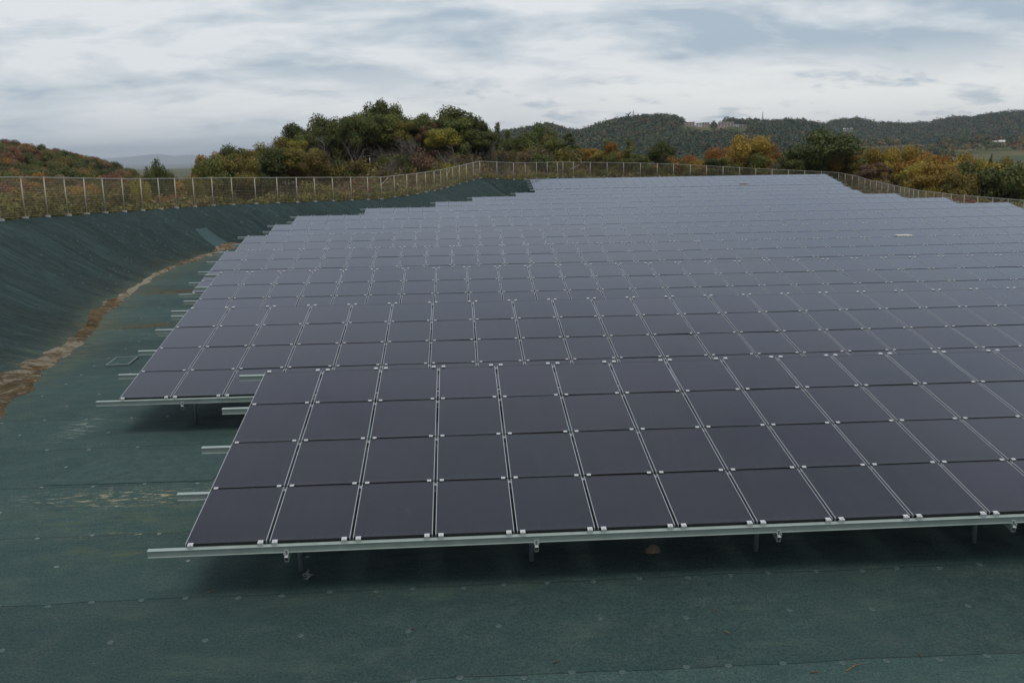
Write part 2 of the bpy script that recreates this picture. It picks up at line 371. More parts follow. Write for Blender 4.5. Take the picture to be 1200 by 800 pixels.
edge = T.ramp(T.xyz(o)[1], .12, .02, 0, .07)
c = T.mix(T.math('MULTIPLY', edge, T.ramp(rain, .35, .65)), c, (.22, .21, .19))
T.set(B.inputs['Base Color'], c); T.set(B.inputs['Roughness'], T.ramp(T.math('ADD', T.math('MULTIPLY', dustn, .6), T.math('MULTIPLY', rain, .4)), .35, .65, .07, .17)); B.inputs['IOR'].default_value = 1.52; B.inputs['Specular Tint'].default_value = (.82, .885, .94, 1)
bump(T, B, T.noise(gpos, .9, 2), .02, .05)
m_black = simple('black_frame', (.012, .012, .014), .45)
m_alu = simple('frame_edge_aluminium', (.50, .51, .52), .35, .6, .05)
m_clamp = simple('clamp_aluminium', (.62, .63, .62), .4, .25, .05, 30)
m_galv, T, B, _ = material('galvanised_steel')
o = T.n('ShaderNodeTexCoord').outputs['Object']
T.set(B.inputs['Base Color'], T.mix(T.ramp(T.noise(o, 3, 4, .7), .3, .7), (.27, .335, .30), (.35, .41, .375))); B.inputs['Metallic'].default_value = .15
T.set(B.inputs['Roughness'], T.ramp(T.noise(o, 11, 4), .3, .7, .36, .52))
m_post = simple('pile_steel', (.30, .35, .38), .5, .5, .1)
m_bolt = simple('bolt_steel', (.25, .25, .25), .4, .8)

PW, PL = .966, 1.248
def panel_mb(gl=True, fr=True, ox=0, oy=0, mb=None):
    mb = mb or MB()
    x0, x1, y0, y1 = ox + .017, ox + .017 + PW, oy + .012, oy + .012 + PL
    if gl: mb.box(x0 + .009, x1 - .009, y0 + .012, y1 - .012, -.012, .0, 0)
    if fr:
        b = 1 if gl else 0
        mb.box(x0, x0 + .009, y0, y1, -.035, .002, b + 1); mb.box(x1 - .009, x1, y0, y1, -.035, .002, b + 1)
        mb.box(x0 + .009, x1 - .009, y0, y0 + .012, -.035, .001, b); mb.box(x0 + .009, x1 - .009, y1 - .012, y1, -.035, .001, b)
    return mb
me_glass = panel_mb(True, False).mesh('solar_panel'); me_glass.materials.append(m_glass)
me_frame = panel_mb(False, True).mesh('frame'); [me_frame.materials.append(m) for m in (m_black, m_alu)]
me_panel = panel_mb(True, True).mesh('solar_panel_framed'); [me_panel.materials.append(m) for m in (m_glass, m_black, m_alu)]
def clamp_mid(mb, x, y, m=0):
    mb.box(x - .027, x + .027, y - .023, y + .023, .0035, .012, m); mb.box(x - .008, x + .008, y - .008, y + .008, .012, .018, m); return mb
def clamp_end(mb, x, m=0, s=1, y=0):
    y0 = y - s * .046; y1 = y - s * .004
    lo, hi = min(y0, y1), max(y0, y1)
    mb.box(x - .031, x + .031, lo, hi, -.034, .002, m); lo2, hi2 = (lo, hi + .022) if s > 0 else (lo - .022, hi)
    mb.box(x - .031, x + .031, lo2, hi2, .0035, .012, m); mb.box(x - .009, x + .009, lo + .010, lo + .028, .012, .022, m); return mb
me_cm = clamp_mid(MB(), 0, 0).mesh('clamp'); me_cm.materials.append(m_clamp)
me_ce = clamp_end(MB(), 0).mesh('clamp_end'); me_ce.materials.append(m_clamp)
me_cb = clamp_end(MB(), 0, 0, -1).mesh('clamp_back'); me_cb.materials.append(m_clamp)
def rail_mb(L, mb=None):
    """lipped C channel, open towards the back; front face, top and bottom flanges"""
    mb = mb or MB()
    x0, x1 = -.42, L + .42
    mb.box(x0, x1, -.052, -.048, -.121, -.039, 0)
    mb.box(x0, x1, -.060, .0, -.039, -.0365, 0)
    mb.box(x0, x1, -.068, -.002, -.1245, -.121, 0)
    return mb
ROWS = [(-3.374, 22, 0), (-6.64, 28, 0), (-7.69, 34, 0), (-9.19, 40, 0), (-9.91, 45, 0), (-9.94, 46, 0), (-9.93, 46, 0), (-6.30, 42, 0), (-1.56, 37, 0), (1.42, 34, 0), (5.61, 32, 0), (8.03, 32, 0)]
ROWS = [(x, n, Y0 + DY * k, ZLOW) for k, (x, n, _) in enumerate(ROWS)] + [(8.17, 33, 95.0, 5.29 - 3.813 + .13)]
RL = ['front solar panel row nearest the camera, its long lower edge in full view', 'second solar panel row, its stepped left corner and lower rail showing past the front row',
      'third solar panel row, directly behind the second row', 'fourth solar panel row, its low left corner peeping out beyond the third row',
      'fifth solar panel row, its left end near the pale patch on the bank', 'sixth solar panel row, left end jutting just beyond the fifth row below the bank',
      'seventh solar panel row, last of the rows whose left ends line up along the bank', 'eighth solar panel row, first to step well to the right as the bank turns',
      'ninth solar panel row, second step to the right along the turning bank', 'tenth solar panel row, third step to the right along the turning bank',
      'eleventh solar panel row, ends near the back corner below the green bank', 'twelfth solar panel row, just in front of the gap before the last row',
      'last and farthest solar panel row, standing higher and apart in front of the back fence']
for k, (xl, nc, yk, zl) in enumerate(ROWS):
    root = empty('solar_panel_row', (xl, yk, zl - .0))
    tag(root, RL[k], 'solar panels', 'rows of tilted solar panels')
    detail = k < 3
    def prot(o_, r=0, n=0.0, x=0.0, v=0.0):
        o_.parent = root; o_.rotation_euler = (TILT, 0, 0)
        vv = r * PH + v
        o_.location = (x, vv * CA - n * SA, vv * SA + n * CA); return o_
    cells = [(c_, r_) for c_ in range(nc) for r_ in range(4)]
    def dist_(cr):
        X_ = xl + cr[0] + .5; Y_ = yk + (cr[1] + .5) * PH
        right = (X_ - .0594 * Y_) / Y_ > .60
        return math.hypot(X_, Y_) + (1000 if right else 0)
    cells.sort(key=dist_)
    for (c_, r_) in cells[:100]:
        p_ = link('solar_panel', me_glass if detail else me_panel); prot(p_, r_, 0, c_)
        p_.rotation_euler = (TILT + random.gauss(0, .0022), random.gauss(0, .0022), random.gauss(0, .0008))
        if detail: f_ = link('frame', me_frame); f_.parent = p_
    if len(cells) > 100:
        mb = MB()
        for (c_, r_) in cells[100:]: panel_mb(True, True, c_, r_ * PH, mb)
        q_ = link('solar_panels', mb.mesh('solar_panels'), [m_glass, m_black, m_alu]); prot(q_); q_['kind'] = 'stuff'
    for r_ in range(5):
        mb = rail_mb(nc)
        if not detail:
            for c_ in range(nc + 1):
                for sx in (-.085, .085):
                    if 0 < c_ + sx < nc:
                        if r_ == 0: clamp_end(mb, c_ + sx, 1)
                        elif r_ == 4: clamp_end(mb, c_ + sx, 1, -1)
                        else: clamp_mid(mb, c_ + sx, .0, 1)
        rl = link('rail', mb.mesh('rail'), [m_galv, m_clamp]); prot(rl, r_)
        if r_ > 0 :
            pass
        if detail:
            for c_ in range(nc + 1):
                for sx in (-.085, .085):
                    if 0 < c_ + sx < nc:
                        cl = link('clamp', me_ce if r_ == 0 else (me_cb if r_ == 4 else me_cm)); cl.parent = rl; cl.location = (c_ + sx, 0, 0)
    nb = int((nc - 1.2) // 3.03) + 1
    for i in range(nb):
        bx = 1.22 + 3.03 * i
        bm_ = MB(); w = .025
        bm_.box(-w, -w + .004, -.10, 4 * PH + .05, -.235, -.128, 0); bm_.box(w - .004, w, -.10, 4 * PH + .05, -.235, -.128, 0)
        bm_.box(-w + .004, w - .004, -.10, 4 * PH + .05, -.235, -.231, 0)
        bm_.box(-w - .006, -w + .0015, -.102, 4 * PH + .05, -.128, -.1255, 0); bm_.box(w - .0015, w + .006, -.102, 4 * PH + .05, -.128, -.1255, 0)
        be = link('beam', bm_.mesh('beam'), [m_galv]); prot(be, 0, 0, bx)
        br = MB(); br.box(-.026, .026, -.062, -.0585, -.165, -.085, 0); br.box(-.021, .021, -.115, -.062, -.165, -.160, 0); br.box(-.009, .009, -.070, -.062, -.150, -.132, 1); br.box(-.009, .009, -.070, -.062, -.115, -.097, 1)
        bk = link('bracket', br.mesh('bracket'), [m_clamp, m_bolt]); bk.parent = be
        for py_ in (.76, 4.25):
            ztop = py_ / CA * SA - .17; wx, wy = xl + bx, yk + py_
            zb = gz(wx, wy) - zl
            pm = MB(); pm.tube([[0, 0, zb - .05], [0, 0, ztop - .02]], .032, 12); pm.box(-.045, .045, -.045, .045, ztop - .075, ztop - .062)
            po = link('post', pm.mesh('post', True), [m_post], root); po.location = (bx, py_, 0)

# ------------------------------------------------------------------ cream electrical cabinets between the rows
m_cream = simple('cream_paint', (.62, .59, .50), .5, 0, .06, 4); m_grey = simple('grey_plastic', (.10, .10, .10), .5)
def cabinet(x, y, top, w, label):
    z0 = gz(x, y); r_ = empty('electrical_cabinet', (x, y, z0)); tag(r_, label, 'cabinet', 'cream cabinets among the panel rows')
    h_ = top - z0
    b = MB(); b.box(-w / 2 + .03, w / 2 - .03, -.14, .14, .35, h_ - .06); b.build('body', m_cream, r_)
    b = MB(); b.box(-w / 2 + .05, w / 2 - .05, -.152, -.141, .38, h_ - .16); b.box(-.01, .01, -.156, -.152, .4, h_ - .18, 1); d_ = b.build('door', [m_cream, m_grey], r_)
    b = MB(); b.box(w * .25, w * .25 + .03, -.175, -.153, h_ * .6, h_ * .6 + .1); b.build('handle', m_grey, d_)
    b = MB(); b.box(-w / 2, w / 2, -.20, .18, h_ - .055, h_, 0); b.build('lid', m_cream, r_)
    for sx in (-1, 1):
        b = MB(); b.box(sx * w * .38 - .03, sx * w * .38 + .03, -.03, .03, 0, .349); b.build('leg', m_post, r_)
cabinet(29.98, 93.75, CAMZ - 3.34, .78, 'cream cabinet standing in the gap before the farthest panel row')
cabinet(25.35, Y0 + 8 * DY + 5.55, CAMZ - 3.86, .74, 'cream cabinet of which only the pale top shows behind the ninth panel row')
cabinet(18.75, Y0 + 3 * DY + 5.5, CAMZ - 3.595, .66, 'cabinet with bright white top edge just showing behind the fourth panel row')

# ------------------------------------------------------------------ fences
m_fpost = simple('fence_post_beige', (.46, .43, .35), .6, .05, .08, 3); m_wire = simple('fence_wire', (.47, .39, .26), .6, .1); m_conc = simple('concrete_footing', (.52, .51, .47), .85, 0, .12, 9)
FH = 1.8
def fence(name, P, label, braces=(), step=2.0, rot0=0):
    pts, q = resample(P, step)
    root = empty(name, tuple(pts[0])); tag(root, label, 'fence')
    o0 = pts[0]
    pm = MB(); pm.tube([[0, 0, -.1], [0, 0, FH]], .033, 8); pm.tube([[0, 0, FH], [0, 0, FH + .03]], [.036, .02], 8)
    pme = pm.mesh('post', True); pme.materials.append(m_fpost)
    fm = MB(); fm.box(-.12, .12, -.10, .10, -.12, .03); fme = fm.mesh('footing'); fme.materials.append(m_conc)
    for i, p in enumerate(pts):
        po = link('post', pme, (), root, tuple(p - o0)); po.rotation_euler = (random.uniform(-.012, .012), random.uniform(-.012, .012), 0)
        fo = link('footing', fme, (), po); fo.rotation_euler = (0, 0, random.uniform(-.4, .4))
        if i in braces:
            b = MB(); d = (pts[min(i + 1, len(pts) - 1)] - p); b.tube([[0, 0, FH * .62], d * .62 + np.array([0, 0, FH * .98])], .02, 6); b.build('brace', m_fpost, po)
    rm = MB()
    for a, b in zip(pts[:-1], pts[1:]): rm.bar(a - o0 + [0, 0, FH - .01], b - o0 + [0, 0, FH - .01], .034, .045)
    rm.build('top_rail', m_fpost, root)
    for a, b in zip(pts[:-1], pts[1:]):
        wm = MB(); a0 = a - o0; d = b - a
        L = np.hypot(d[0], d[1]); nz = np.array([-d[1], d[0], 0]) / L * .03
        for k in range(17):
            z = .05 + k * (FH - .1) / 16
            th = .012 if k % 4 == 0 else .008
            wm.bar(a0 + nz + [0, 0, z], a0 + d + nz + [0, 0, z], th)
        nv = max(2, int(L / .1))
        for k in range(nv + 1):
            u = a0 + d * k / nv + nz * 1.3
            wm.bar(u + [0, 0, .03], u + [0, 0, FH - .04], .006)
        wm.build('wire_mesh', m_wire, root)
fence('wire_mesh_fence', FL, 'beige wire mesh fence along the crest of the left green bank', braces=(37, 44))
fence('wire_mesh_fence', FB, 'wire mesh fence across the back, behind the farthest panel row')
fence('wire_mesh_fence', FR, 'wire mesh fence on the right, running down beside the stepped panel ends')

# red board on the right fence
m_red = simple('red_paint', (.42, .05, .05), .5, 0, .1)
sp = at(1114.5, 237.5, 72.5)
b = MB(); b.box(-.2, .2, -.012, .012, -.19, .19); b.box(-.2, .2, -.016, -.0125, .10, .19, 1)
so = b.build('warning_board', [m_red, simple('pale_red', (.55, .22, .20), .5)], None, (41.36, sp[1] - .3, sp[2])); so.rotation_euler = (0, 0, R(-72)); tag(so, 'small red board hung on the right wire mesh fence', 'sign')

# ------------------------------------------------------------------ pins holding the sheet down
m_pin = simple('pin_washer_plastic', (.058, .098, .093), .5, 0, .2, 20); m_pinw = simple('pin_washer_pale', (.17, .22, .21), .5, 0, .2, 20)
def pin_mesh(nm, r, m):
    b = MB(); b.tube([[0, 0, -.006], [0, 0, -.001], [0, 0, .001]], [r, r * .97, r * .5], 14); b.tube([[0, 0, 0], [0, 0, .005]], [.009, .007], 8)
    me_ = b.mesh(nm, True); me_.materials.append(m); return me_
pin_a = pin_mesh('anchor_pin', .044, m_pin); pin_b = pin_mesh('anchor_pin_pale', .034, m_pinw); pin_c = pin_mesh('anchor_pin_slope', .036, m_pinw)
npin = 0
def pin(x, y, me_, label, group):
    global npin
    h_, t_, s_, dc_, it_ = H_site([[x, y]])
    e = .15; zx = (gz(x + e, y) - gz(x - e, y)) / (2 * e); zy = (gz(x, y + e) - gz(x, y - e)) / (2 * e)
    o_ = link('anchor_pin', me_); nrm = Vector((-zx, -zy, 1)).normalized()
    o_.rotation_euler = nrm.to_track_quat('Z', 'Y').to_euler(); o_.location = (x, y, float(h_[0]) + .006)
    o_.scale = (1, .92, 1)
    tag(o_, label, 'ground pin', group); npin += 1
G1 = 'washers pinning the sheet in front of the panels'; L1 = 'pale green disc washer pinning the dark sheet in front of the front panel row'
G2 = 'washers pinning the flat sheet left of the panels'; L2 = 'pale washer pinning the flat sheet between the bank and the panel rows'
G3 = 'washers pinning the sheet on the bank'; L3 = 'small white washer pinning the sheet on the sloping left bank'
for k in range(4, 17):
    ys_ = k * 2.05 + .2
    for half in (0, 1):
        yy = ys_ + (1.07 if half else .0)
        if yy < 8.2 or yy > 34: continue
        x = -12.0 if yy > 11.5 else -6.2
        xmax = 13.5 if yy < 10.9 else (-2.0 if yy < 15.5 else (-5.4 if yy < 22 else -7.0))
        st_ = (.56 if half == 0 else 1.1) * (1 if yy < 11.5 else (1.5 if yy < 20 else 2.2))
        while x < xmax:
            xx = x + random.uniform(-.08, .08); x += st_
            if yy > 11.5 and not inside(TP, np.array([[xx + -.5, yy]]))[0]: continue
            if yy < 12: pin(xx, yy + random.uniform(-.04, .04), pin_a if yy < 10.9 else pin_b, L1, G1)
            else: pin(xx, yy + random.uniform(-.05, .05), pin_b, L2, G2)
cn = 0
for i in range(900):
    if npin >= 300: break
    s_ = random.uniform(30, 62); tt = random.uniform(.08, .95)
    acc = 0
    px_, py_ = None, None
    pt, q = resample(FL, .5); j = int(s_ / .5)
    if j >= len(pt): continue
    c_ = pt[j]; dto = TOE[np.argmin(np.hypot(TOE[:, 0] - c_[0], TOE[:, 1] - c_[1]))]
    p_ = np.array([np.interp(c_[1], TOE[:18, 1], TOE[:18, 0]), c_[1]]) if c_[1] < 66 else dto
    xx, yy = (1 - tt) * p_ + tt * c_[:2]
    if yy < 19: continue
    pin(xx, yy, pin_c, L3, G3)

def site_hit(px, py):
    d = np.arange(8, 110, .1); q = np.stack([at(px, py, a) for a in d]); k = np.argmax(q[:, 2] <= H_site(q[:, :2])[0]); return q[k, :2]
def land_hit(px, py, lo=40, hi=400):
    d = np.arange(lo, hi, .25); q = np.stack([at(px, py, a) for a in d]); k = np.argmax(q[:, 2] <= H_out(q[:, :2])); return (q[k], d[k]) if k else (None, None)
# overlays: lighter sheet patches, an outlined pit cover
m_patch = simple('faded_sheet', (.046, .082, .075), .85, 0, .12, 5, spec=.2); m_patch2 = simple('faded_sheet_pale', (.049, .089, .087), .85, 0, .1, 5, spec=.2)
def overlay(name, corners, m, label, n=14, lift=.007):
    c = np.array(corners, float); V = []
    for i in range(n + 1):
        for j in range(n + 1):
            u, v = i / n, j / n
            V.append((1 - u) * (1 - v) * c[0] + u * (1 - v) * c[1] + u * v * c[2] + (1 - u) * v * c[3])
    V = np.array(V); z = H_site(V)[0] + lift
    I = np.arange(len(V)).reshape(n + 1, n + 1); Q = np.stack([I[:-1, :-1], I[1:, :-1], I[1:, 1:], I[:-1, 1:]], -1).reshape(-1, 4)
    VV = np.concatenate([np.c_[V, z], np.c_[V, z - .02]]); Q2 = np.concatenate([Q, Q[:, ::-1] + len(V)])
    o_ = link(name, mesh_np(name, VV, Q2, smooth=True), [m]); tag(o_, label, 'sheet'); return o_
overlay('sheet_patch', [[-6.41, 16.44], [-4.1, 16.25], [-4.2, 14.62], [-7.03, 14.66]], m_patch, 'lighter square of green sheet left of the front panel row')
overlay('sheet_patch', [site_hit(228, 269), site_hit(241, 267), site_hit(270, 286), site_hit(252, 289)], m_patch2, 'paler rectangular patch on the far green bank')
# pit cover
r_ = empty('pit_cover', (-9.02, 24.2, gz(-9.02, 24.2) + .01)); r_.rotation_euler = (0, 0, R(4)); tag(r_, 'square outlined pit cover lying flat on the sheet beside the second panel row', 'cover')
b = MB(); w, d = .30, .50
for x0, x1, y0, y1 in ((-w, w, -d, -d + .07), (-w, w, d - .07, d), (-w, -w + .05, -d + .07, d - .07), (w - .05, w, -d + .07, d - .07)): b.box(x0, x1, y0, y1, 0, .035)
b.build('frame', simple('dull_concrete', (.13, .175, .165), .8, 0, .1, 6), r_)
b = MB(); b.box(-w + .05, w - .05, -d + .07, d - .07, 0, .02); b.build('lid', m_patch, r_)
# scrap at the first pile foot, clod, twigs
b = MB(); rr_ = np.random.default_rng(5)
for i in range(9):
    a = rr_.uniform(0, 6.28); p0 = np.array([math.cos(a) * .03, math.sin(a) * .03, .03 + .02 * i]); p1 = p0 + rr_.normal(0, .045, 3); p1[2] = max(.02, p1[2])
    b.tube([p0, (p0 + p1) / 2 + rr_.normal(0, .02, 3), p1], [.018, .014, .008], 6)
b.bar((-.06, 0, .09), (.06, .02, .1), .016); b.bar((0, 0, 0), (.01, 0, .17), .02)
q = at(355.5, 672, 10.9); so = b.build('scrap', simple('grey_cord', (.30, .30, .29), .6), None, (-2.02, 10.86, gz(-2.02, 10.86))); so.scale = (.85, .85, .42); tag(so, 'crumpled grey scrap at the foot of the first front pile', 'scrap')
b = MB()
for i in range(5): 
    c_ = rr_.normal(0, .05, 3); b.tube([c_ * [1, .6, 0] + [0, 0, -.01], c_ * [1, .6, 0] + [0, 0, .03], c_ * [1, .6, 0] + [0, 0, .06 - .006 * i]], [.08, .065, .02], 7)
so = b.build('clod', simple('dry_clod', (.20, .17, .11), .9, 0, .2, 14), None, (2.55, 11.25, gz(2.55, 11.25)), True); tag(so, 'small beige clod of earth in the shade under the front panel row', 'clod')
m_twig = simple('dry_twig', (.20, .12, .045), .8); m_twig2 = simple('red_twig', (.13, .05, .03), .8)
def twig(px, py, d, L, rz, m, label):
    q = at(px, py, d); q = at(px, py, d * CAMZ / (CAMZ - q[2] + 1e-6))
    x, y = q[0], q[1]; b = MB()
    b.tube([[-L / 2, 0, .008], [0, L * .06, .014], [L / 2, -L * .03, .008]], [.006, .005, .002], 5); b.tube([[-L * .1, .0, .010], [L * .12, L * .14, .012]], [.004, .0015], 4)
    o_ = b.build('twig', m, None, (x, y, gz(x, y) + .004)); o_.rotation_euler = (0, 0, rz); tag(o_, label, 'twig', 'dry bits lying on the sheet')
twig(1003, 782, 9, .30, R(28), m_twig, 'longest dry yellow twig lying by the lowest sheet seam')
twig(956, 789, 9, .13, R(5), m_twig2, 'short reddish twig just below the lowest sheet seam')
twig(1078, 767, 9, .10, R(80), m_twig2, 'tiny upright red needle beside a washer on the lowest seam')
twig(838, 717, 9.5, .09, R(40), m_twig2, 'tiny reddish bit lying on a washer in front of the panels')
twig(851, 742, 9.3, .09, R(130), m_twig, 'tiny yellow bit on the bare sheet below the front row')
twig(484, 738, 9.3, .07, R(10), m_twig2, 'small orange bit on the sheet below the front row, left of centre')
twig(247, 694, 10, .12, R(40), m_twig, 'dry twig caught on a washer near the left end of the front row')
twig(652, 777, 9.3, .07, R(20), m_twig2, 'small orange bit near the bottom middle of the sheet')

# ------------------------------------------------------------------ vegetation
def leaf_material(name, a, b, c, transl=.25):
    m, T, B, out = material(name)
    att = T.n('ShaderNodeAttribute', attribute_name='tint'); r_, g_, b_ = T.xyz(att.outputs['Vector'])
    oi = T.n('ShaderNodeObjectInfo').outputs['Random']
    col = T.mix(r_, a, b); col = T.mix(T.ramp(g_, .72, .95), col, c)
    hs = T.n('ShaderNodeHueSaturation'); T.set(hs.inputs['Hue'], T.ramp(oi, 0, 1, .488, .512)); T.set(hs.inputs['Value'], T.ramp(T.math('FRACT', T.math('MULTIPLY', oi, 7.31)), 0, 1, .85, 1.18)); T.set(hs.inputs['Color'], col)
    T.set(B.inputs['Base Color'], hs.outputs[0]); B.inputs['Roughness'].default_value = .6; B.inputs['Specular IOR Level'].default_value = .25
    tr = T.n('ShaderNodeBsdfTranslucent'); T.set(tr.inputs[0], hs.outputs[0]); mx = T.n('ShaderNodeMixShader'); mx.inputs[0].default_value = transl
    T.t.links.new(B.outputs[0], mx.inputs[1]); T.t.links.new(tr.outputs[0], mx.inputs[2]); T.t.links.new(mx.outputs[0], out.inputs[0])
    return m
LM = {
 'dark': leaf_material('leaves_dark_green', (0.0552, 0.0744, 0.0180), (0.0912, 0.1104, 0.0252), (0.1440, 0.1320, 0.0372)),
 'green': leaf_material('leaves_mid_green', (0.0825, 0.1050, 0.0225), (0.1250, 0.1438, 0.0300), (0.2125, 0.1750, 0.0450)),
 'olive': leaf_material('leaves_olive', (0.1140, 0.1104, 0.0240), (0.1860, 0.1560, 0.0312), (0.2640, 0.1680, 0.0360)),
 'yellowgreen': leaf_material('leaves_yellow_green', (0.1823, 0.1944, 0.0341), (0.3402, 0.2916, 0.0389), (0.4860, 0.3160, 0.0486)),
 'gold': leaf_material('leaves_gold', (0.2678, 0.1898, 0.0312), (0.3794, 0.2343, 0.0358), (0.2232, 0.1898, 0.0445)),
 'orange': leaf_material('leaves_orange', (0.3299, 0.1456, 0.0310), (0.3881, 0.2039, 0.0350), (0.2134, 0.1358, 0.0389)),
 'rust': leaf_material('leaves_rust', (0.1842, 0.0873, 0.0505), (0.2523, 0.1126, 0.0582), (0.1650, 0.1358, 0.0582)),
 'pink': leaf_material('leaves_dull_pink', (.15, .088, .062), (.19, .105, .066), (.16, .12, .05)),
 'yellow': leaf_material('leaves_bright_yellow', (.24, .19, .02), (.30, .24, .025), (.14, .14, .025)),
 'brown': leaf_material('leaves_brown', (0.1519, 0.1054, 0.0607), (0.2026, 0.1378, 0.0769), (0.1417, 0.1417, 0.0445)),
 'tan': leaf_material('dry_grass_tan', (.20, .15, .075), (.26, .20, .10), (.12, .12, .03)),
}
m_bark = simple('bark', (.085, .070, .055), .9, 0, .25, 5, bstr=.5); m_barkpale = simple('pale_bark', (.24, .21, .17), .9, 0, .2, 5)
def leaves(rng, lobes, n, size, shell=.45, flat=0.0):
    """leaf quads spread through ellipsoid lobes: (cx,cy,cz,rx,ry,rz,tone)"""
    lob = np.array(lobes, float); w = (lob[:, 3] * lob[:, 4] * lob[:, 5]) ** (2 / 3); w /= w.sum()
    k = rng.choice(len(lob), n, p=w); d = rng.normal(size=(n, 3)); d /= np.linalg.norm(d, axis=1)[:, None]
    rad = shell + (1.06 - shell) * rng.random(n) ** .6
    # small twiggy clumps break the outline
    rad *= 1 + .16 * np.sin(d[:, 0] * 7 + k) * np.cos(d[:, 1] * 6 + d[:, 2] * 5 + k * 2)
    c = lob[k, :3] + d * lob[k, 3:6] * rad[:, None]
    nrm = d + rng.normal(0, .48, (n, 3)); nrm[:, 2] += .25 + flat; nrm /= np.linalg.norm(nrm, axis=1)[:, None]
    a = np.cross(nrm, rng.normal(size=(n, 3))); a /= np.linalg.norm(a, axis=1)[:, None]; b = np.cross(nrm, a)
    s = size * rng.uniform(.55, 1.25, n)[:, None]
    V = np.stack([c - a * s * .5, c - b * s * .34 + a * s * .05, c + a * s * .5, c + b * s * .34 + a * s * .05], 1).reshape(-1, 3)
    tone = np.clip(lob[k, 6] + rng.normal(0, .22, n), 0, 1); g = rng.random(n)
    tint = np.repeat(np.stack([tone, g, rng.random(n)], 1), 4, 0)
    return V, np.arange(4 * n).reshape(n, 4), tint
TM = {}
def template(key, kind, seed):
    """unit-size plants: height about 8, crown width about 7 (bushes: 2 x 2.4)"""
    rng = np.random.default_rng(seed); tr = MB(); lobes = []
    if kind in ('round', 'wide', 'loose', 'tall'):
        n = {'round': 17, 'wide': 15, 'loose': 15, 'tall': 14}[kind]
        ch = {'round': 4.7, 'wide': 5.2, 'loose': 5.0, 'tall': 4.9}[kind]
        for i in range(n):
            a = rng.uniform(0, 6.28); el = rng.uniform(-.75, 1.0); rr0 = {'round': 2.5, 'wide': 3.0, 'loose': 2.7, 'tall': 1.7}[kind] * math.sqrt(max(.05, 1 - (el * .85) ** 2)) * rng.uniform(.5, 1.05)
            z = ch + el * {'round': 2.5, 'wide': 1.8, 'loose': 2.2, 'tall': 3.0}[kind]
            s = rng.uniform(.75, 1.35) * (.85 if kind == 'loose' else 1)
            lobes.append([math.cos(a) * rr0, math.sin(a) * rr0, z, s * 1.15, s * 1.15, s * .85, rng.random()])
        nl, sz = {'round': (8500, .29), 'wide': (8000, .29), 'loose': (5200, .28), 'tall': (6500, .29)}[kind]
        V, F_, t_ = leaves(rng, lobes, nl, sz, .35)
    elif kind == 'spire':
        for i in range(26):
            z = 2.0 + 6.0 * i / 26; wv_ = 1.25 * (1 - (z / 8.4) ** 2) + .15; a = i * 2.4
            lobes.append([math.cos(a) * wv_ * .55, math.sin(a) * wv_ * .55, z, wv_ * .6, wv_ * .6, .62, rng.random()])
        V, F_, t_ = leaves(rng, lobes, 3600, .24, .3)
    elif kind == 'pine':
        for i in range(13):
            z = 3.4 + 4.3 * i / 13; rr0 = (2.6 * (1 - i / 15)) * rng.uniform(.45, 1.0); a = rng.uniform(0, 6.28); s = rng.uniform(.8, 1.25) * (1 - .35 * i / 13)
            lobes.append([math.cos(a) * rr0, math.sin(a) * rr0, z, s * 1.15, s * 1.15, s * .42, rng.random()])
        V, F_, t_ = leaves(rng, lobes, 3200, .25, .25, .4)
    elif kind == 'bush':
        for i in range(9):
            a = rng.uniform(0, 6.28); rr0 = .8 * math.sqrt(rng.random()); s = rng.uniform(.38, .62)
            lobes.append([math.cos(a) * rr0, math.sin(a) * rr0, .45 + rng.uniform(0, .85) * (1 - rr0 * .6), s, s, s * .9, rng.random()])
        V, F_, t_ = leaves(rng, lobes, 1300, .14, .3)
    elif kind == 'bare':
        def branch(p, d, L, r0, lev):
            n = 4; pts = [p]; q_ = p.copy(); dd = d.copy()
            for _ in range(n):
                dd = dd + rng.normal(0, .16, 3) + np.array([0, 0, .05]); dd /= np.linalg.norm(dd); q_ = q_ + dd * L / n; pts.append(q_.copy())
            tr.tube(pts, np.linspace(r0, r0 * .45, n + 1), 5 if lev < 2 else 4, cap=False)
            if lev < 4:
                for j in range(3 if lev else 5):
                    f = rng.uniform(.35, 1.0); b0 = pts[min(n, int(f * n + .5))]
                    nd = dd + rng.normal(0, .55, 3) + np.array([0, 0, .25]); nd /= np.linalg.norm(nd)
                    branch(b0, nd, L * rng.uniform(.5, .75), r0 * .5, lev + 1)
        for j in range(3):
            d0 = np.array([rng.normal(0, .3), rng.normal(0, .3), 1.]); branch(np.array([rng.normal(0, .25), rng.normal(0, .25), -.2]), d0 / np.linalg.norm(d0), 2.9, .11, 0)
        TM[key] = (None, tr.mesh('branches', True)); return
    if kind == 'bush':
        for j in range(5): a = rng.uniform(0, 6.28); tr.tube([[0, 0, -.2], [math.cos(a) * .3, math.sin(a) * .3, .5], [math.cos(a) * .6, math.sin(a) * .6, 1.0]], [.03, .022, .01], 5, cap=False)
    else:
        top = 7.0 if kind in ('spire', 'pine') else 4.8
        bend = rng.normal(0, .25, 2)
        tp = [[0, 0, -.4], [bend[0] * .3, bend[1] * .3, 1.4], [bend[0], bend[1], top * .6], [bend[0] * .8, bend[1] * .8, top]]
        tr.tube(tp, [.24, .18, .12, .05], 7, cap=False)
        for L_ in lobes[::2]:
            z0 = min(top - .3, max(1.2, L_[2] - rng.uniform(.8, 1.8))); f = z0 / top
            tr.tube([[bend[0] * f, bend[1] * f, z0], [(L_[0] + bend[0] * f) / 2, (L_[1] + bend[1] * f) / 2, (z0 + L_[2]) / 2 + .1], L_[:3]], [.075, .05, .02], 5, cap=False)
    TM[key] = (mesh_np('crown_' + key, V, F_, tint=t_), tr.mesh('trunk_' + key, True))
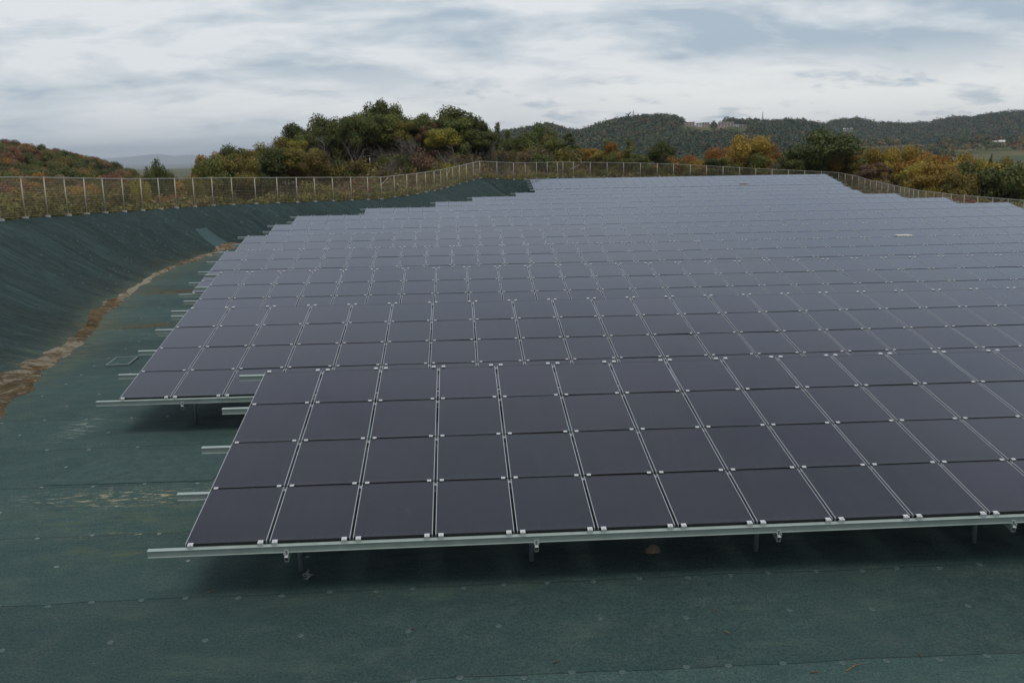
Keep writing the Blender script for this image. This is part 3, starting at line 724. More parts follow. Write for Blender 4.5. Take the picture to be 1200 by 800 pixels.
for kd, cnt in (('round', 3), ('wide', 3), ('loose', 3), ('tall', 3), ('spire', 2), ('pine', 3), ('bush', 5), ('bare', 3)):
    for i in range(cnt): template(f'{kd}{i}', kd, 100 + 17 * i + sum(map(ord, kd)))
MESHC = {}
def with_mat(me_, m):
    k = (me_.name, m.name)
    if k not in MESHC:
        c = me_.copy(); c.materials.clear(); c.materials.append(m); MESHC[k] = c
    return MESHC[k]
def plant(x, y, z, hgt, wid, key, leafm, label, name='tree', cat='tree', group=None, pale=False):
    r_ = empty(name, (x, y, z), random.uniform(0, 6.28)); tag(r_, label, cat, group)
    kd = key.rstrip('0123456789')
    bh, bw = (1.55, 2.3) if kd == 'bush' else ((6.6, 5.6) if kd == 'bare' else ({'round': (8.1, 7.4), 'wide': (7.9, 8.2), 'loose': (8.0, 7.4), 'tall': (8.7, 5.4), 'spire': (8.3, 2.8), 'pine': (8.0, 6.0)}[kd]))
    r_.scale = (wid / bw, wid / bw, hgt / bh)
    cr, tk = TM[key]
    if kd == 'bare': link('branches', with_mat(tk, m_barkpale if pale else m_bark), (), r_)
    else:
        link('stem' if kd == 'bush' else 'trunk', with_mat(tk, m_bark), (), r_); link('foliage' if kd == 'bush' else 'crown', with_mat(cr, LM[leafm]), (), r_)
    return r_
# name, px, py of the top, distance, width in photo pixels, template, leaves, label
KN = 'on the knoll behind the left fence'
TREES = [
 (245, 174, 112, 36, 'loose0', 'orange', 'orange-brown tree at the left end of the wooded knoll'), (237, 184, 109, 22, 'round0', 'dark', 'low dark tree closing the left end of the knoll wood'),
 (268, 168, 114, 30, 'tall0', 'dark', 'slim dark tree with small top knob near the left end of the knoll'), (290, 172, 111, 34, 'loose1', 'olive', 'thin olive tree right of the slim dark tree on the knoll'),
 (300, 164, 117, 28, 'tall1', 'olive', 'wispy olive treetop behind the thin olive tree on the knoll'), (326, 160, 115, 44, 'round1', 'olive', 'bushy olive tree below the steep step of the knoll skyline'),
 (310, 182, 107, 36, 'wide2', 'dark', 'low dark green tree just above the fence left of the knoll'), (345, 142, 118, 30, 'tall2', 'dark', 'dark tree with spiky top where the knoll skyline steps up'),
 (352, 160, 112, 42, 'loose2', 'yellowgreen', 'yellow-green tree in front of the spiky dark knoll tree'), (376, 134, 120, 46, 'round2', 'dark', 'broad dark tree on the left shoulder of the knoll'),
 (366, 172, 106, 36, 'wide0', 'olive', 'low olive tree right above the fence under the left knoll shoulder'), (392, 142, 109, 48, 'bare0', None, 'leafless grey tree with fanned branches at the front of the knoll'),
 (380, 158, 107, 36, 'bare1', None, 'smaller leafless tree left of the fanned grey one'), (404, 130, 121, 50, 'wide1', 'dark', 'wide dark tree behind the leafless grey tree'),
 (428, 128, 118, 44, 'round0', 'green', 'dense green tree left of the three highest treetops on the knoll'), (434, 117, 122, 26, 'tall1', 'dark', 'leftmost of the three highest treetops crowning the knoll'), (446, 115, 122, 28, 'tall2', 'dark', 'middle and tallest of the three highest treetops on the knoll'), (459, 120, 123, 28, 'tall0', 'green', 'rightmost of the three highest treetops crowning the knoll'),
 (448, 134, 116, 52, 'round1', 'green', 'bushy green tree directly below the three highest treetops'), (472, 133, 121, 36, 'tall0', 'dark', 'dark tree right of the three highest treetops'), (475, 150, 112, 34, 'bare2', None, 'leafless brown tree on the slope right of the highest treetops'),
 (498, 129, 124, 30, 'loose1', 'dark', 'dark thin-topped tree left of the round evergreen'), (503, 142, 117, 30, 'loose0', 'rust', 'rusty tree in front of the thin-topped dark one'), (532, 124, 121, 58, 'round2', 'dark', 'large round evergreen near the right end of the knoll'),
 (515, 147, 113, 42, 'wide0', 'yellowgreen', 'yellow-green spreading tree below the round evergreen'), (556, 135, 122, 34, 'round0', 'dark', 'dark tree touching the right side of the round evergreen'), (540, 158, 110, 34, 'bare0', None, 'leafless tree on the brown slope below the round evergreen'),
 (566, 150, 116, 36, 'wide1', 'dark', 'low dark tree sloping down from the knoll to the right'), (585, 137, 121, 24, 'pine0', 'dark', 'open layered pine at the right foot of the knoll'), (594, 147, 119, 18, 'pine1', 'green', 'small pine just right of the open layered pine'), (575, 168, 109, 24, 'bare1', None, 'thin leafless tree behind the fence corner'),
 (612, 148, 120, 36, 'loose2', 'green', 'loose green tree right of the two pines'), (632, 144, 122, 34, 'round1', 'dark', 'dark rounded tree against the far hill, right of the pines'), (646, 149, 119, 26, 'loose0', 'olive', 'olive tree next to the dark rounded one behind the back fence'), (620, 172, 112, 40, 'wide2', 'olive', 'low olive tree behind the back fence corner'),
 (664, 152, 111, 32, 'pine2', 'dark', 'shapely dark pine standing clear behind the back fence'), (690, 172, 122, 28, 'loose1', 'orange', 'small orange tree right of the shapely dark pine'), (706, 178, 117, 26, 'round0', 'olive', 'low olive tree right of the small orange one'),
 (714, 160, 118, 26, 'tall1', 'green', 'green tree left of the orange-topped one behind the back fence'), (722, 163, 116, 24, 'loose2', 'orange', 'orange-topped tree between two green ones behind the back fence'), (736, 158, 118, 30, 'pine0', 'green', 'thin pine right of the orange-topped tree'), (748, 178, 113, 40, 'loose0', 'dark', 'drooping dark tree right of the thin pine'),
 (775, 164, 114, 34, 'round2', 'dark', 'compact dark round tree standing alone behind the back fence'), (800, 178, 119, 44, 'wide0', 'orange', 'spreading orange-brown tree right of the compact dark tree'), (818, 184, 116, 34, 'wide1', 'gold', 'low golden tree right of the spreading orange-brown one'), (834, 172, 122, 38, 'round1', 'orange', 'rounded orange tree left of the golden domed tree'), (856, 169, 123, 30, 'loose1', 'orange', 'bright orange treetop just left of the golden domed tree'),
 (848, 182, 114, 44, 'loose2', 'dark', 'dark green tree in front of the orange ones'), (880, 156, 118, 58, 'wide2', 'gold', 'tall golden domed tree left of the big round dark tree'), (905, 164, 117, 24, 'loose0', 'orange', 'orange shoulder tree on the right of the golden domed one'), (912, 175, 113, 24, 'bare2', None, 'pale leafless tree between the golden and the big dark tree'),
 (936, 168, 117, 42, 'round0', 'dark', 'dark tree leaning on the left of the biggest dark tree'), (972, 149, 114, 84, 'round0', 'dark', 'biggest dark green round tree behind the right back corner'), (925, 182, 112, 36, 'wide1', 'dark', 'low dark tree left of the biggest dark tree'),
 (1006, 188, 112, 32, 'loose1', 'olive', 'olive tree at the right foot of the biggest dark tree'), (1030, 168, 114, 44, 'wide0', 'gold', 'golden tree right of the biggest dark tree'), (1058, 168, 112, 46, 'wide2', 'gold', 'wide golden tree, second right of the biggest dark tree'), (1026, 188, 103, 44, 'loose0', 'pink', 'dull pink tree behind the bend of the right fence'), (1052, 194, 104, 36, 'bare0', None, 'leafless greyish tree right of the dull pink one'),
 (1082, 175, 110, 42, 'round1', 'gold', 'round golden-olive tree behind the right fence'), (1104, 175, 108, 40, 'loose2', 'orange', 'orange-gold tree in the middle of the right-hand row'), (1126, 174, 106, 46, 'wide1', 'gold', 'golden tree left of the small dark conifer'), (1146, 178, 105, 34, 'wide0', 'yellowgreen', 'yellow-green tree at the small dark conifer'), (1162, 178, 103, 11, 'spire1', 'dark', 'small pointed dark conifer among the right-hand golden trees'),
 (1176, 182, 102, 40, 'round0', 'olive', 'olive tree right of the small dark conifer'), (1075, 203, 100, 40, 'wide2', 'olive', 'low olive tree above the right fence, below the golden ones'), (1098, 205, 95, 36, 'loose1', 'brown', 'brownish thin tree left of the wide dark thicket'), (1150, 186, 93, 74, 'wide1', 'dark', 'wide dark green tree in front of the right-hand golden trees'), (1190, 190, 90, 60, 'round2', 'dark', 'dark green tree at the right edge beside the wide one'), (1128, 200, 92, 44, 'round1', 'olive', 'olive tree on the left flank of the wide dark tree'),
 (185, 184, 78, 30, 'round0', 'dark', 'dark evergreen standing alone above the left fence'), (173, 195, 76, 16, 'round1', 'dark', 'low dark tree on the left side of the lone evergreen'), (199, 193, 77, 16, 'loose2', 'green', 'thin green tree on the right side of the lone evergreen'), (217, 189, 78, 18, 'bare1', None, 'small leafless tree against the distant blue mountains'), (162, 203, 74, 22, 'wide0', 'yellowgreen', 'low yellow-green tree left of the lone evergreen'), (226, 203, 76, 24, 'wide2', 'olive', 'low olive tree below the small leafless tree'),
]
def outside(px, py, D, gap=3.0):
    for _ in range(120):
        p = at(px, py, D)[:2][None]
        if not inside(CP, p)[0] and poly_near(CREST, p)[0][0] > gap: break
        D += .5
    return D
for (px, py, D, w, key, lf, lab) in TREES:
    if 575 < px < 680: D += 18
    D = outside(px, py, D)
    tp = at(px, py, D); z = hz(tp[0], tp[1]); H_ = max(2.0, tp[2] - z)
    plant(tp[0], tp[1], z - .1, H_, w * 1.22 / FPX * D, key, lf, lab, name=('bare_tree' if key.startswith('bare') else ('pine_tree' if key.startswith(('pine', 'spire')) else 'tree')), pale=key in ('bare2', 'bare0'))
# bushes: hand-placed ones, then the scrub that fills the ground behind the fences
BUSHES = [
 (1092, 213, 84, 24, 'bush0', 'yellow', 'bright yellow bush just above the right fence'), (1148, 232, 74, 34, 'bush1', 'yellowgreen', 'yellow-green bush seen through the right fence mesh'), (1190, 224, 78, 36, 'bush2', 'tan', 'tan dry bush at the right edge behind the fence'), (1165, 226, 80, 30, 'bush3', 'yellowgreen', 'yellowish bush between the dark tree and the tan one'),
 (1066, 214, 92, 34, 'bush4', 'green', 'mid green bush behind the bend of the right fence'), (1024, 205, 99, 40, 'bush2', 'pink', 'dull pink bush behind the first posts of the right fence'), (540, 178, 103, 22, 'bush3', 'yellow', 'bright yellow bush on the bank by the left fence corner'), (526, 184, 99, 20, 'bush0', 'yellowgreen', 'yellow-green bush below the bright yellow one'), (457, 200, 90, 12, 'bush1', 'yellow', 'tiny yellow bush above the sloping part of the left fence'), (483, 190, 95, 18, 'bush4', 'rust', 'rust-red bush on the brown slope behind the left fence'),
 (140, 212, 62, 22, 'bush2', 'orange', 'orange bush seen through the left fence mesh'), (118, 222, 60, 18, 'bush0', 'dark', 'dark bush beside the orange one behind the left fence'), (60, 226, 55, 34, 'bush1', 'rust', 'rust-brown bush behind the left part of the left fence'), (22, 214, 56, 30, 'bush3', 'olive', 'olive bush behind the leftmost fence posts'), (733, 196, 116, 26, 'bush4', 'green', 'bright green bush touching the back fence'), (772, 191, 117, 44, 'bush2', 'green', 'wide pale green bush above the back fence'),
]
for (px, py, D, w, key, lf, lab) in BUSHES:
    D = outside(px, py, D, 1.2 + w / FPX * D * .5)
    tp = at(px, py, D); z = hz(tp[0], tp[1]); H_ = min(max(.9, tp[2] - z), 3.5)
    plant(tp[0], tp[1], z - .05, H_, w / FPX * D, key, lf, lab, 'bush', 'bush')
nb = 0; rng = np.random.default_rng(21)
SPOT = {'l': ('bushes outside the left fence', 'scrub bush among those behind the left fence'), 'k': ('bushes on the knoll slope', 'scrub bush among those on the knoll slope'), 'b': ('bushes behind the back fence', 'scrub bush among those behind the back fence'), 'r': ('bushes outside the right fence', 'scrub bush among those behind the right fence')}
ADJ = {'rust': 'rust-brown', 'brown': 'dry brown', 'olive': 'olive', 'green': 'green', 'yellowgreen': 'yellow-green', 'orange': 'orange', 'dark': 'dark green', 'gold': 'golden', 'tan': 'tan', 'pink': 'dull pink', 'yellow': 'yellow'}
zones = [('l', 75, ['rust', 'brown', 'olive', 'olive', 'green', 'orange', 'yellowgreen', 'dark']), ('k', 120, ['rust', 'brown', 'brown', 'olive', 'olive', 'green', 'dark', 'pink']), ('b', 45, ['olive', 'orange', 'green', 'brown', 'gold', 'dark']), ('r', 60, ['olive', 'brown', 'green', 'yellowgreen', 'gold', 'dark', 'rust'])]
for zk, cnt, pal in zones:
    done = 0
    while done < cnt:
        if zk == 'l': x, y = rng.uniform(-46, -17), rng.uniform(36, 88)
        elif zk == 'k': x, y = rng.uniform(-34, 16), rng.uniform(74, 122)
        elif zk == 'b': x, y = rng.uniform(10, 52), rng.uniform(112, 126)
        else: x, y = rng.uniform(43, 66), rng.uniform(62, 112)
        d_ = float(poly_near(CREST, np.array([[x, y]]))[0][0])
        if inside(CP, np.array([[x, y]]))[0] or d_ < 1.8: continue
        lf = pal[rng.integers(len(pal))]; w = rng.uniform(1.8, 4.2); H_ = w * rng.uniform(.5, .8)
        if zk in 'l' and d_ < 12: H_ = min(H_, 1.9)
        plant(x, y, hz(x, y) - .1, H_, w, f'bush{rng.integers(5)}', lf, ADJ[lf] + ' ' + SPOT[zk][1], 'bush', 'bush', ADJ[lf] + ' ' + SPOT[zk][0]); done += 1
for i in range(26):
    px, D = rng.uniform(335, 640), rng.uniform(98, 116); tp = at(px, 180, D); x, y = tp[0], tp[1]
    if inside(CP, np.array([[x, y]]))[0] or poly_near(CREST, np.array([[x, y]]))[0][0] < 2.5: continue
    plant(x, y, hz(x, y) - .1, rng.uniform(2.2, 4.6), rng.uniform(1.8, 3.6), f'bare{i % 3}', None, 'leafless brown sapling on the slope of the knoll', 'bare_tree', 'tree', 'leafless saplings on the slope of the knoll', pale=i % 2 == 0)
# filler wood: trees between the described ones so that the crowns close up as in the photograph
SKYL = np.array([(100, 208), (150, 206), (175, 205), (222, 202), (234, 188), (245, 178), (275, 171), (300, 167), (326, 163), (345, 148), (378, 138), (404, 134), (430, 130), (450, 126), (472, 134), (498, 133), (530, 130), (556, 140), (585, 150), (612, 152), (640, 150), (664, 158), (690, 174), (715, 168), (740, 172), (775, 170), (800, 182), (834, 178), (856, 176), (880, 164), (905, 172), (936, 174), (972, 158), (1008, 182), (1030, 174), (1060, 174), (1100, 180), (1150, 184), (1215, 188)])
FILL = [('k', 232, 690, 92, ['dark', 'green', 'olive', 'dark', 'green'], 114, 130), ('b', 690, 1010, 46, ['dark', 'orange', 'olive', 'gold', 'green', 'olive'], 114, 132), ('r', 1005, 1215, 52, ['olive', 'gold', 'gold', 'gold', 'orange', 'dark', 'yellowgreen'], 92, 124)]
FILL.append(('l', 145, 245, 20, ['green', 'olive', 'yellowgreen', 'dark', 'orange'], 76, 100))
WHERE = {'l': 'tree in the hollow behind the left fence', 'k': 'tree filling the wood on the knoll', 'b': 'tree in the thicket behind the back fence', 'r': 'tree in the thicket behind the right fence'}
for zk, pa, pb, cnt, pal, da, db in FILL:
    for i in range(cnt):
        px = pa + (pb - pa) * (i + rng.uniform(.1, .9)) / cnt; D = rng.uniform(da, db)
        if 575 < px < 700: D = rng.uniform(130, 142)
        if zk == 'k' and px < 345: D = rng.uniform(100, 122)
        sk_ = np.interp(px, SKYL[:, 0], SKYL[:, 1]); py = sk_ + 3 + (rng.random() ** 1.6) * ((12 if px > 345 else 26) if zk == 'k' else 16)
        tp = at(px, py, D); x, y = tp[0], tp[1]
        if inside(CP, np.array([[x, y]]))[0] or poly_near(CREST, np.array([[x, y]]))[0][0] < 3: continue
        H_ = float(np.clip(tp[2] - hz(x, y), 2.2, 9.5))
        lf = pal[rng.integers(len(pal))]; key = ['round', 'wide', 'loose', 'tall'][rng.integers(4)] + str(rng.integers(3))
        plant(x, y, hz(x, y) - .25, H_ + .2, max(H_ * rng.uniform(.7, .95), 3.4), key, lf, ADJ[lf] + ' ' + WHERE[zk], 'tree', 'tree', ADJ[lf] + ' trees: ' + WHERE[zk])
# uncountable ground cover: scrub litter on the slopes and a grass verge under the fence
def cover(name, label, cat, n, sampler, pal, size, hgt, seed):
    rng = np.random.default_rng(seed); pts = sampler(rng, n); n = len(pts)
    z = H_out(pts)
    cl = vnoise(pts[:, 0], pts[:, 1], 2.2, 31) + .5; c = np.c_[pts, z + rng.random(n) ** 1.5 * hgt * (.25 + 1.2 * cl)]
    nrm = rng.normal(size=(n, 3)); nrm /= np.linalg.norm(nrm, axis=1)[:, None]
    a = rng.normal(size=(n, 3)) * [.6, .6, 1.2]; a -= nrm * (a * nrm).sum(1)[:, None]; a /= np.linalg.norm(a, axis=1)[:, None]; b = np.cross(nrm, a)
    s = size * rng.uniform(.5, 1.3, n)[:, None]
    V = np.stack([c - a * s * .6, c - b * s * .3, c + a * s * .6, c + b * s * .3], 1).reshape(-1, 3)
    pal = np.array(pal); k = (vnoise(pts[:, 0], pts[:, 1], 5, 77) + .5 + rng.normal(0, .18, n)); k = np.clip((k * len(pal)).astype(int), 0, len(pal) - 1)
    col = pal[k] * rng.uniform(.75, 1.25, (n, 1))
    o_ = link(name, mesh_np(name, V, np.arange(4 * n).reshape(n, 4), tint=np.repeat(col, 4, 0)), [m_tint]); tag(o_, label, cat, kind='stuff')
m_tint, T, B, _ = material('leaf_litter_colours')
att = T.n('ShaderNodeAttribute', attribute_name='tint'); T.set(B.inputs['Base Color'], att.outputs['Color']); B.inputs['Roughness'].default_value = .8; B.inputs['Specular IOR Level'].default_value = .15
def s_scrub(rng, n):
    r_ = np.sqrt(rng.uniform(40 ** 2, 150 ** 2, n)); a = rng.uniform(R(-34), R(38), n); p = np.stack([r_ * np.sin(a), r_ * np.cos(a)], 1)
    d_ = poly_near(CREST, p)[0]; return p[(~inside(CP, p)) & (d_ > 1.0)]
cover('undergrowth', 'mixed brown and olive undergrowth covering the slopes beyond the fences', 'undergrowth', 230000, s_scrub, [(.10, .105, .034), (.17, .115, .064), (.20, .10, .050), (.13, .12, .036), (.075, .09, .030), (.24, .18, .09), (.18, .165, .04)], .34, .8, 5)
def s_verge(rng, n):
    P_ = np.concatenate([FL, FB[1:4]]); pt, q = resample(P_, .05); i = rng.integers(0, len(pt) - 1, n); tg = np.gradient(pt[:, :2], axis=0); nr = np.stack([-tg[:, 1], tg[:, 0]], 1); nr /= np.hypot(*nr.T)[:, None]
    p = pt[i, :2] + nr[i] * rng.uniform(.12, 2.6, n)[:, None]; return p[~inside(CP, p)]
cover('grass', 'yellow-green grass verge along the outside of the left fence', 'grass', 42000, s_verge, [(.14, .14, .032), (.22, .19, .045), (.105, .115, .03), (.28, .21, .09)], .20, .62, 9)
# dead pale branch, marker post, soil mound
def stick(name, pts, rad, m, label, cat):
    b = MB(); 
    for p, r_ in pts: b.tube(p, r_, 6)
    p0 = np.array(pts[0][0][0]); o_ = b.build(name, m, None, (0, 0, 0), True); tag(o_, label, cat)
a0, a1, a2 = at(37.5, 252, 44), at(37, 247, 44), at(27, 234.5, 44.5)
stick('dead_branch', [([a0 - [0, 0, .3], a1, (a1 + a2) / 2 + [.05, 0, -.05], a2], [.05, .045, .035, .015]), ([a1, at(40, 243, 44.1)], [.03, .012])], 0, simple('dead_wood', (.42, .37, .29), .9), 'pale dead forked branch leaning behind the left fence', 'branch')
q0, dq = land_hit(433.5, 191.0)
if q0 is None: q0, dq = at(433.5, 191, 100), 100
q1 = q0 + [0, 0, 6.0 / FPX * dq]; q0 = q0 - [0, 0, .2]
stick('marker_post', [([q0, q1], [.045, .045])], 0, simple('white_marker', (.55, .53, .48), .6), 'thin pale marker post on the brown slope behind the left fence', 'post')
w0 = [at(672, 197, 113), at(678, 194, 113), at(682, 191, 113), at(680, 187, 113), at(674, 184, 113)]
stick('dead_branch', [([at(668, 199, 113)] + w0, [.09, .09, .08, .07, .05, .02]), ([w0[2], at(686, 189, 113)], [.05, .02])], 0, simple('dead_wood_grey', (.30, .25, .19), .9), 'crooked leafless branch rising over the back fence beside the shapely pine', 'branch')

# ------------------------------------------------------------------ hills and far woods
def fpal(pal, rng, n): pal = np.array(pal); return pal[rng.integers(0, len(pal), n)]
def hill(name, label, sky, D0, D1, z0, wood_label, n, cw, pal, quads, seed, drop=0, back=1.25, leaf=.5, px_pad=0):
    """sky: list of (px, py) of the ridge; the ridge stands at D1, the foot at D0"""
    sky = np.array(sky, float); pxs = np.arange(sky[0, 0], sky[-1, 0] + .1, max(2.0, (sky[-1, 0] - sky[0, 0]) / 260)); rng = np.random.default_rng(seed)
    ridge = np.stack([at(p, np.interp(p, sky[:, 0], sky[:, 1]), D1) for p in pxs])
    ridge[:, 2] -= cw * .95
    nr_ = 30; u = np.linspace(0, back, nr_)
    rad = np.hypot(ridge[:, 0], ridge[:, 1])[:, None]; dirs = ridge[:, :2] / rad
    rr0 = D0 / D1 + (1 - D0 / D1) * u
    Pn = dirs[:, None, :] * (rad * rr0[None, :])[:, :, None]
    prof = np.where(u <= 1, sm(u) * .55 + u * .45, 1 - .35 * (u - 1) / max(back - 1, .01))
    zz = z0 + (ridge[:, 2][:, None] - z0) * prof[None, :]
    env = (np.sin(np.clip(u, 0, 1) * math.pi))[None, :]
    amp = (ridge[:, 2].max() - z0) * .16
    zz = zz + env * amp * (vnoise(Pn[..., 0], Pn[..., 1], (D1 - D0) * .35, seed) + .5 * vnoise(Pn[..., 0], Pn[..., 1], (D1 - D0) * .15, seed + 1)) * 2 - env * amp * .2
    zz[:, 0] -= 6
    V = np.concatenate([Pn, zz[..., None]], -1).reshape(-1, 3); I = np.arange(len(V)).reshape(len(pxs), nr_)
    Q = np.stack([I[:-1, :-1], I[1:, :-1], I[1:, 1:], I[:-1, 1:]], -1).reshape(-1, 4)
    o_ = link(name, mesh_np(name, V, Q, smooth=True), [m_scrub]); tag(o_, label, 'hill', kind='structure')
    # crowns
    i = rng.uniform(0, len(pxs) - 1.01, n); j = rng.uniform(0, (nr_ - 1) * (1 / back + .04), n); fi, fj = i - i.astype(int), j - j.astype(int); i = i.astype(int); j = np.minimum(j.astype(int), nr_ - 2)
    G = np.concatenate([Pn, zz[..., None]], -1)
    c = (G[i, j] * (1 - fi)[:, None] + G[i + 1, j] * fi[:, None]) * (1 - fj)[:, None] + (G[i, j + 1] * (1 - fi)[:, None] + G[i + 1, j + 1] * fi[:, None]) * fj[:, None]
    return G, c, rng
def wood(label, c, cw, pal, quads, leaf, rng, mixk=.22, name='forest'):
    n = len(c); w = cw * rng.uniform(.6, 1.35, n); hh = w * rng.uniform(.75, 1.1, n)
    k = vnoise(c[:, 0], c[:, 1], cw * 9, 3) + .5 + rng.normal(0, mixk, n); k = np.where((k < 0) | (k > 1), rng.random(n), k); pal = np.array(pal); base = pal[np.clip((k * len(pal)).astype(int), 0, len(pal) - 1)] * rng.uniform(.7, 1.25, (n, 1))
    d = rng.normal(size=(n, quads, 3)); d[..., 2] = np.abs(d[..., 2]) * 1.1 - .25; d /= np.linalg.norm(d, axis=2)[..., None]
    bump_ = 1 + .22 * np.sin(d[..., 0] * 6 + k[:, None] * 20) * np.cos(d[..., 1] * 6 + k[:, None] * 13)
    cc = c[:, None, :] + d * np.stack([w / 2, w / 2, hh / 2], -1)[:, None, :] * (rng.uniform(.75, 1.05, (n, quads)) * bump_)[..., None]; cc[..., 2] += (hh * .35)[:, None]
    nrm = d + rng.normal(0, .22, d.shape); nrm /= np.linalg.norm(nrm, axis=2)[..., None]
    a = np.cross(nrm, rng.normal(size=d.shape)); a /= np.linalg.norm(a, axis=2)[..., None]; b = np.cross(nrm, a)
    s = (leaf * w[:, None] * rng.uniform(.6, 1.3, (n, quads)))[..., None]
    V = np.stack([cc - a * s * .55, cc - b * s * .4, cc + a * s * .55, cc + b * s * .4], 2).reshape(-1, 3)
    col = np.repeat(base, quads, 0) * rng.uniform(.88, 1.12, (n * quads, 1)); col = np.repeat(col, 4, 0)
    o_ = link(name, mesh_np(name, V, np.arange(len(V)).reshape(-1, 4), tint=col), [m_tint]); tag(o_, label, 'forest', kind='stuff')
def forest_gn(label, pts, size, palette, rng):
    """an uncountable wood as ONE object: whole tree crowns instanced on points"""
    src = bpy.data.collections.new('wood_crowns')
    for i, (key, lf) in enumerate(palette):
        o_ = bpy.data.objects.new('wood_crown_%02d' % i, with_mat(TM[key][0], LM[lf])); src.objects.link(o_)
    n = len(pts); sz = size * rng.uniform(.65, 1.3, n) / 7.4
    P_ = pts.copy(); P_[:, 2] -= sz * 3.2
    me_ = bpy.data.meshes.new('forest'); me_.from_pydata([tuple(p) for p in P_], [], [])
    a = me_.attributes.new('sz', 'FLOAT', 'POINT'); a.data.foreach_set('value', sz.astype(np.float32))
    g = bpy.data.node_groups.new('forest', 'GeometryNodeTree')
    g.interface.new_socket('Geometry', in_out='INPUT', socket_type='NodeSocketGeometry'); g.interface.new_socket('Geometry', in_out='OUTPUT', socket_type='NodeSocketGeometry')
    N = g.nodes.new; L = g.links.new
    gi, go, ip, ci = N('NodeGroupInput'), N('NodeGroupOutput'), N('GeometryNodeInstanceOnPoints'), N('GeometryNodeCollectionInfo')
    ci.inputs['Collection'].default_value = src; ci.inputs['Separate Children'].default_value = True; ci.inputs['Reset Children'].default_value = True
    na = N('GeometryNodeInputNamedAttribute'); na.data_type = 'FLOAT'; na.inputs['Name'].default_value = 'sz'
    rv = N('FunctionNodeRandomValue'); rv.data_type = 'FLOAT_VECTOR'; rv.inputs[0].default_value = (0, 0, 0); rv.inputs[1].default_value = (0, 0, 6.28)
    ri = N('FunctionNodeRandomValue'); ri.data_type = 'INT'; ri.inputs[4].default_value = 0; ri.inputs[5].default_value = len(palette) - 1; ri.inputs['Seed'].default_value = 5
    L(gi.outputs[0], ip.inputs['Points']); L(ci.outputs[0], ip.inputs['Instance']); ip.inputs['Pick Instance'].default_value = True
    L([o for o in ri.outputs if o.enabled][0], ip.inputs['Instance Index']); L([o for o in rv.outputs if o.enabled][0], ip.inputs['Rotation']); L(na.outputs[0], ip.inputs['Scale']); L(ip.outputs[0], go.inputs[0])
    o_ = link('forest', me_); m_ = o_.modifiers.new('forest', 'NODES'); m_.node_group = g; tag(o_, label, 'forest', kind='stuff')
WOODPAL = [('round0', 'dark'), ('wide0', 'dark'), ('round1', 'green'), ('wide1', 'olive'), ('round2', 'rust'), ('wide2', 'brown'), ('loose0', 'orange'), ('round0', 'olive'), ('wide1', 'rust'), ('tall0', 'dark'), ('wide2', 'orange'), ('round2', 'brown')]
AUT = [(0.0493, 0.0725, 0.0275), (0.0667, 0.087, 0.0305), (0.1131, 0.1102, 0.0348), (0.1812, 0.0986, 0.0435), (0.261, 0.1276, 0.0377), (0.0812, 0.0957, 0.0319), (0.203, 0.1276, 0.0464), (0.1305, 0.1102, 0.0464)]
GRN = [(0.0266, 0.0494, 0.0304), (0.038, 0.0646, 0.0342), (0.057, 0.0836, 0.0342), (0.0304, 0.0532, 0.0323), (0.076, 0.0798, 0.0342), (0.0418, 0.0665, 0.0342), (0.114, 0.076, 0.038), (0.075, 0.085, 0.03), (0.05, 0.075, 0.03)]
G, c, rg = hill('hill', 'wooded autumn hill rising beyond the left fence', [(-330, 120), (-200, 135), (-100, 150), (0, 160.5), (15, 161), (28, 164), (40, 167), (55, 170), (75, 173), (90, 176), (108, 182), (125, 186), (142, 192), (155, 199), (168, 206), (185, 214), (200, 222)], 105, 320, -5, '', 2600, 5.5, AUT, 110, 4)
_, c, rg = (G, c, rg)
c = c[np.hypot(c[:, 0], c[:, 1]) > 120]
forest_gn('orange, brown and green autumn wood on the left hill', c[:1900], 6.2, WOODPAL, rg)
SK = [(560, 165), (590, 153), (600, 152), (612, 150), (632, 146), (648, 145), (661, 150), (674, 153), (684, 151.5), (692, 149), (712, 142), (731, 138), (754, 135.6), (775, 134.4), (794, 136.5), (804, 141), (829, 143), (842, 140), (858, 137.5), (869, 140), (880, 140), (903, 141), (920, 139.5), (947, 141.5), (958, 143.5), (968, 148), (985, 156), (1010, 168)]
G, c, rg = hill('hill', 'blue-green wooded hill behind the middle of the back fence', SK, 950, 1500, -16, '', 10500, 7, GRN, 40, 14)
HILLB = G
SITES = [(809, 143.4, 10, 3.2), (819, 144.6, 7, 4.0), (827, 144.0, 9, 5.0), (850.5, 143.8, 18, 4.8), (863, 146.3, 6, 2.6), (871, 147.0, 7, 2.2)]
def clearing(c, sites, up=5, down=9):
    q = (c - [0, 0, CAMZ]) @ MC.T; X_ = 600 + FPX * q[:, 0] / q[:, 2]; Y_ = 400 + FPX * q[:, 1] / q[:, 2]; keep = np.ones(len(c), bool)
    for px, py, w, h in sites: keep &= ~((np.abs(X_ - px) < w / 2 + 4) & (Y_ > py + 1.5) & (Y_ < py + h + down))
    return c[keep]
c = clearing(c, SITES)
wood('dark blue-green wood covering the middle far hill', c, 10.0, GRN, 26, .22, rg, mixk=.34)
SK2 = [(930, 160), (958, 148), (968, 145), (977, 141.5), (989, 139.5), (1004, 138.5), (1017, 141.5), (1031, 144.5), (1042, 143), (1068, 144.5), (1079, 143), (1090, 143), (1097, 140), (1121, 136), (1140, 137), (1152, 133.5), (1174, 132), (1200, 130.5), (1260, 127), (1330, 130), (1420, 138), (1500, 150)]
G, c, rg = hill('hill', 'long dark wooded ridge on the right skyline', SK2, 1500, 2100, -8, '', 10500, 9, GRN, 40, 24)
HILLR = G
c = clearing(c, [(994, 152.0, 11, 2)], down=8)
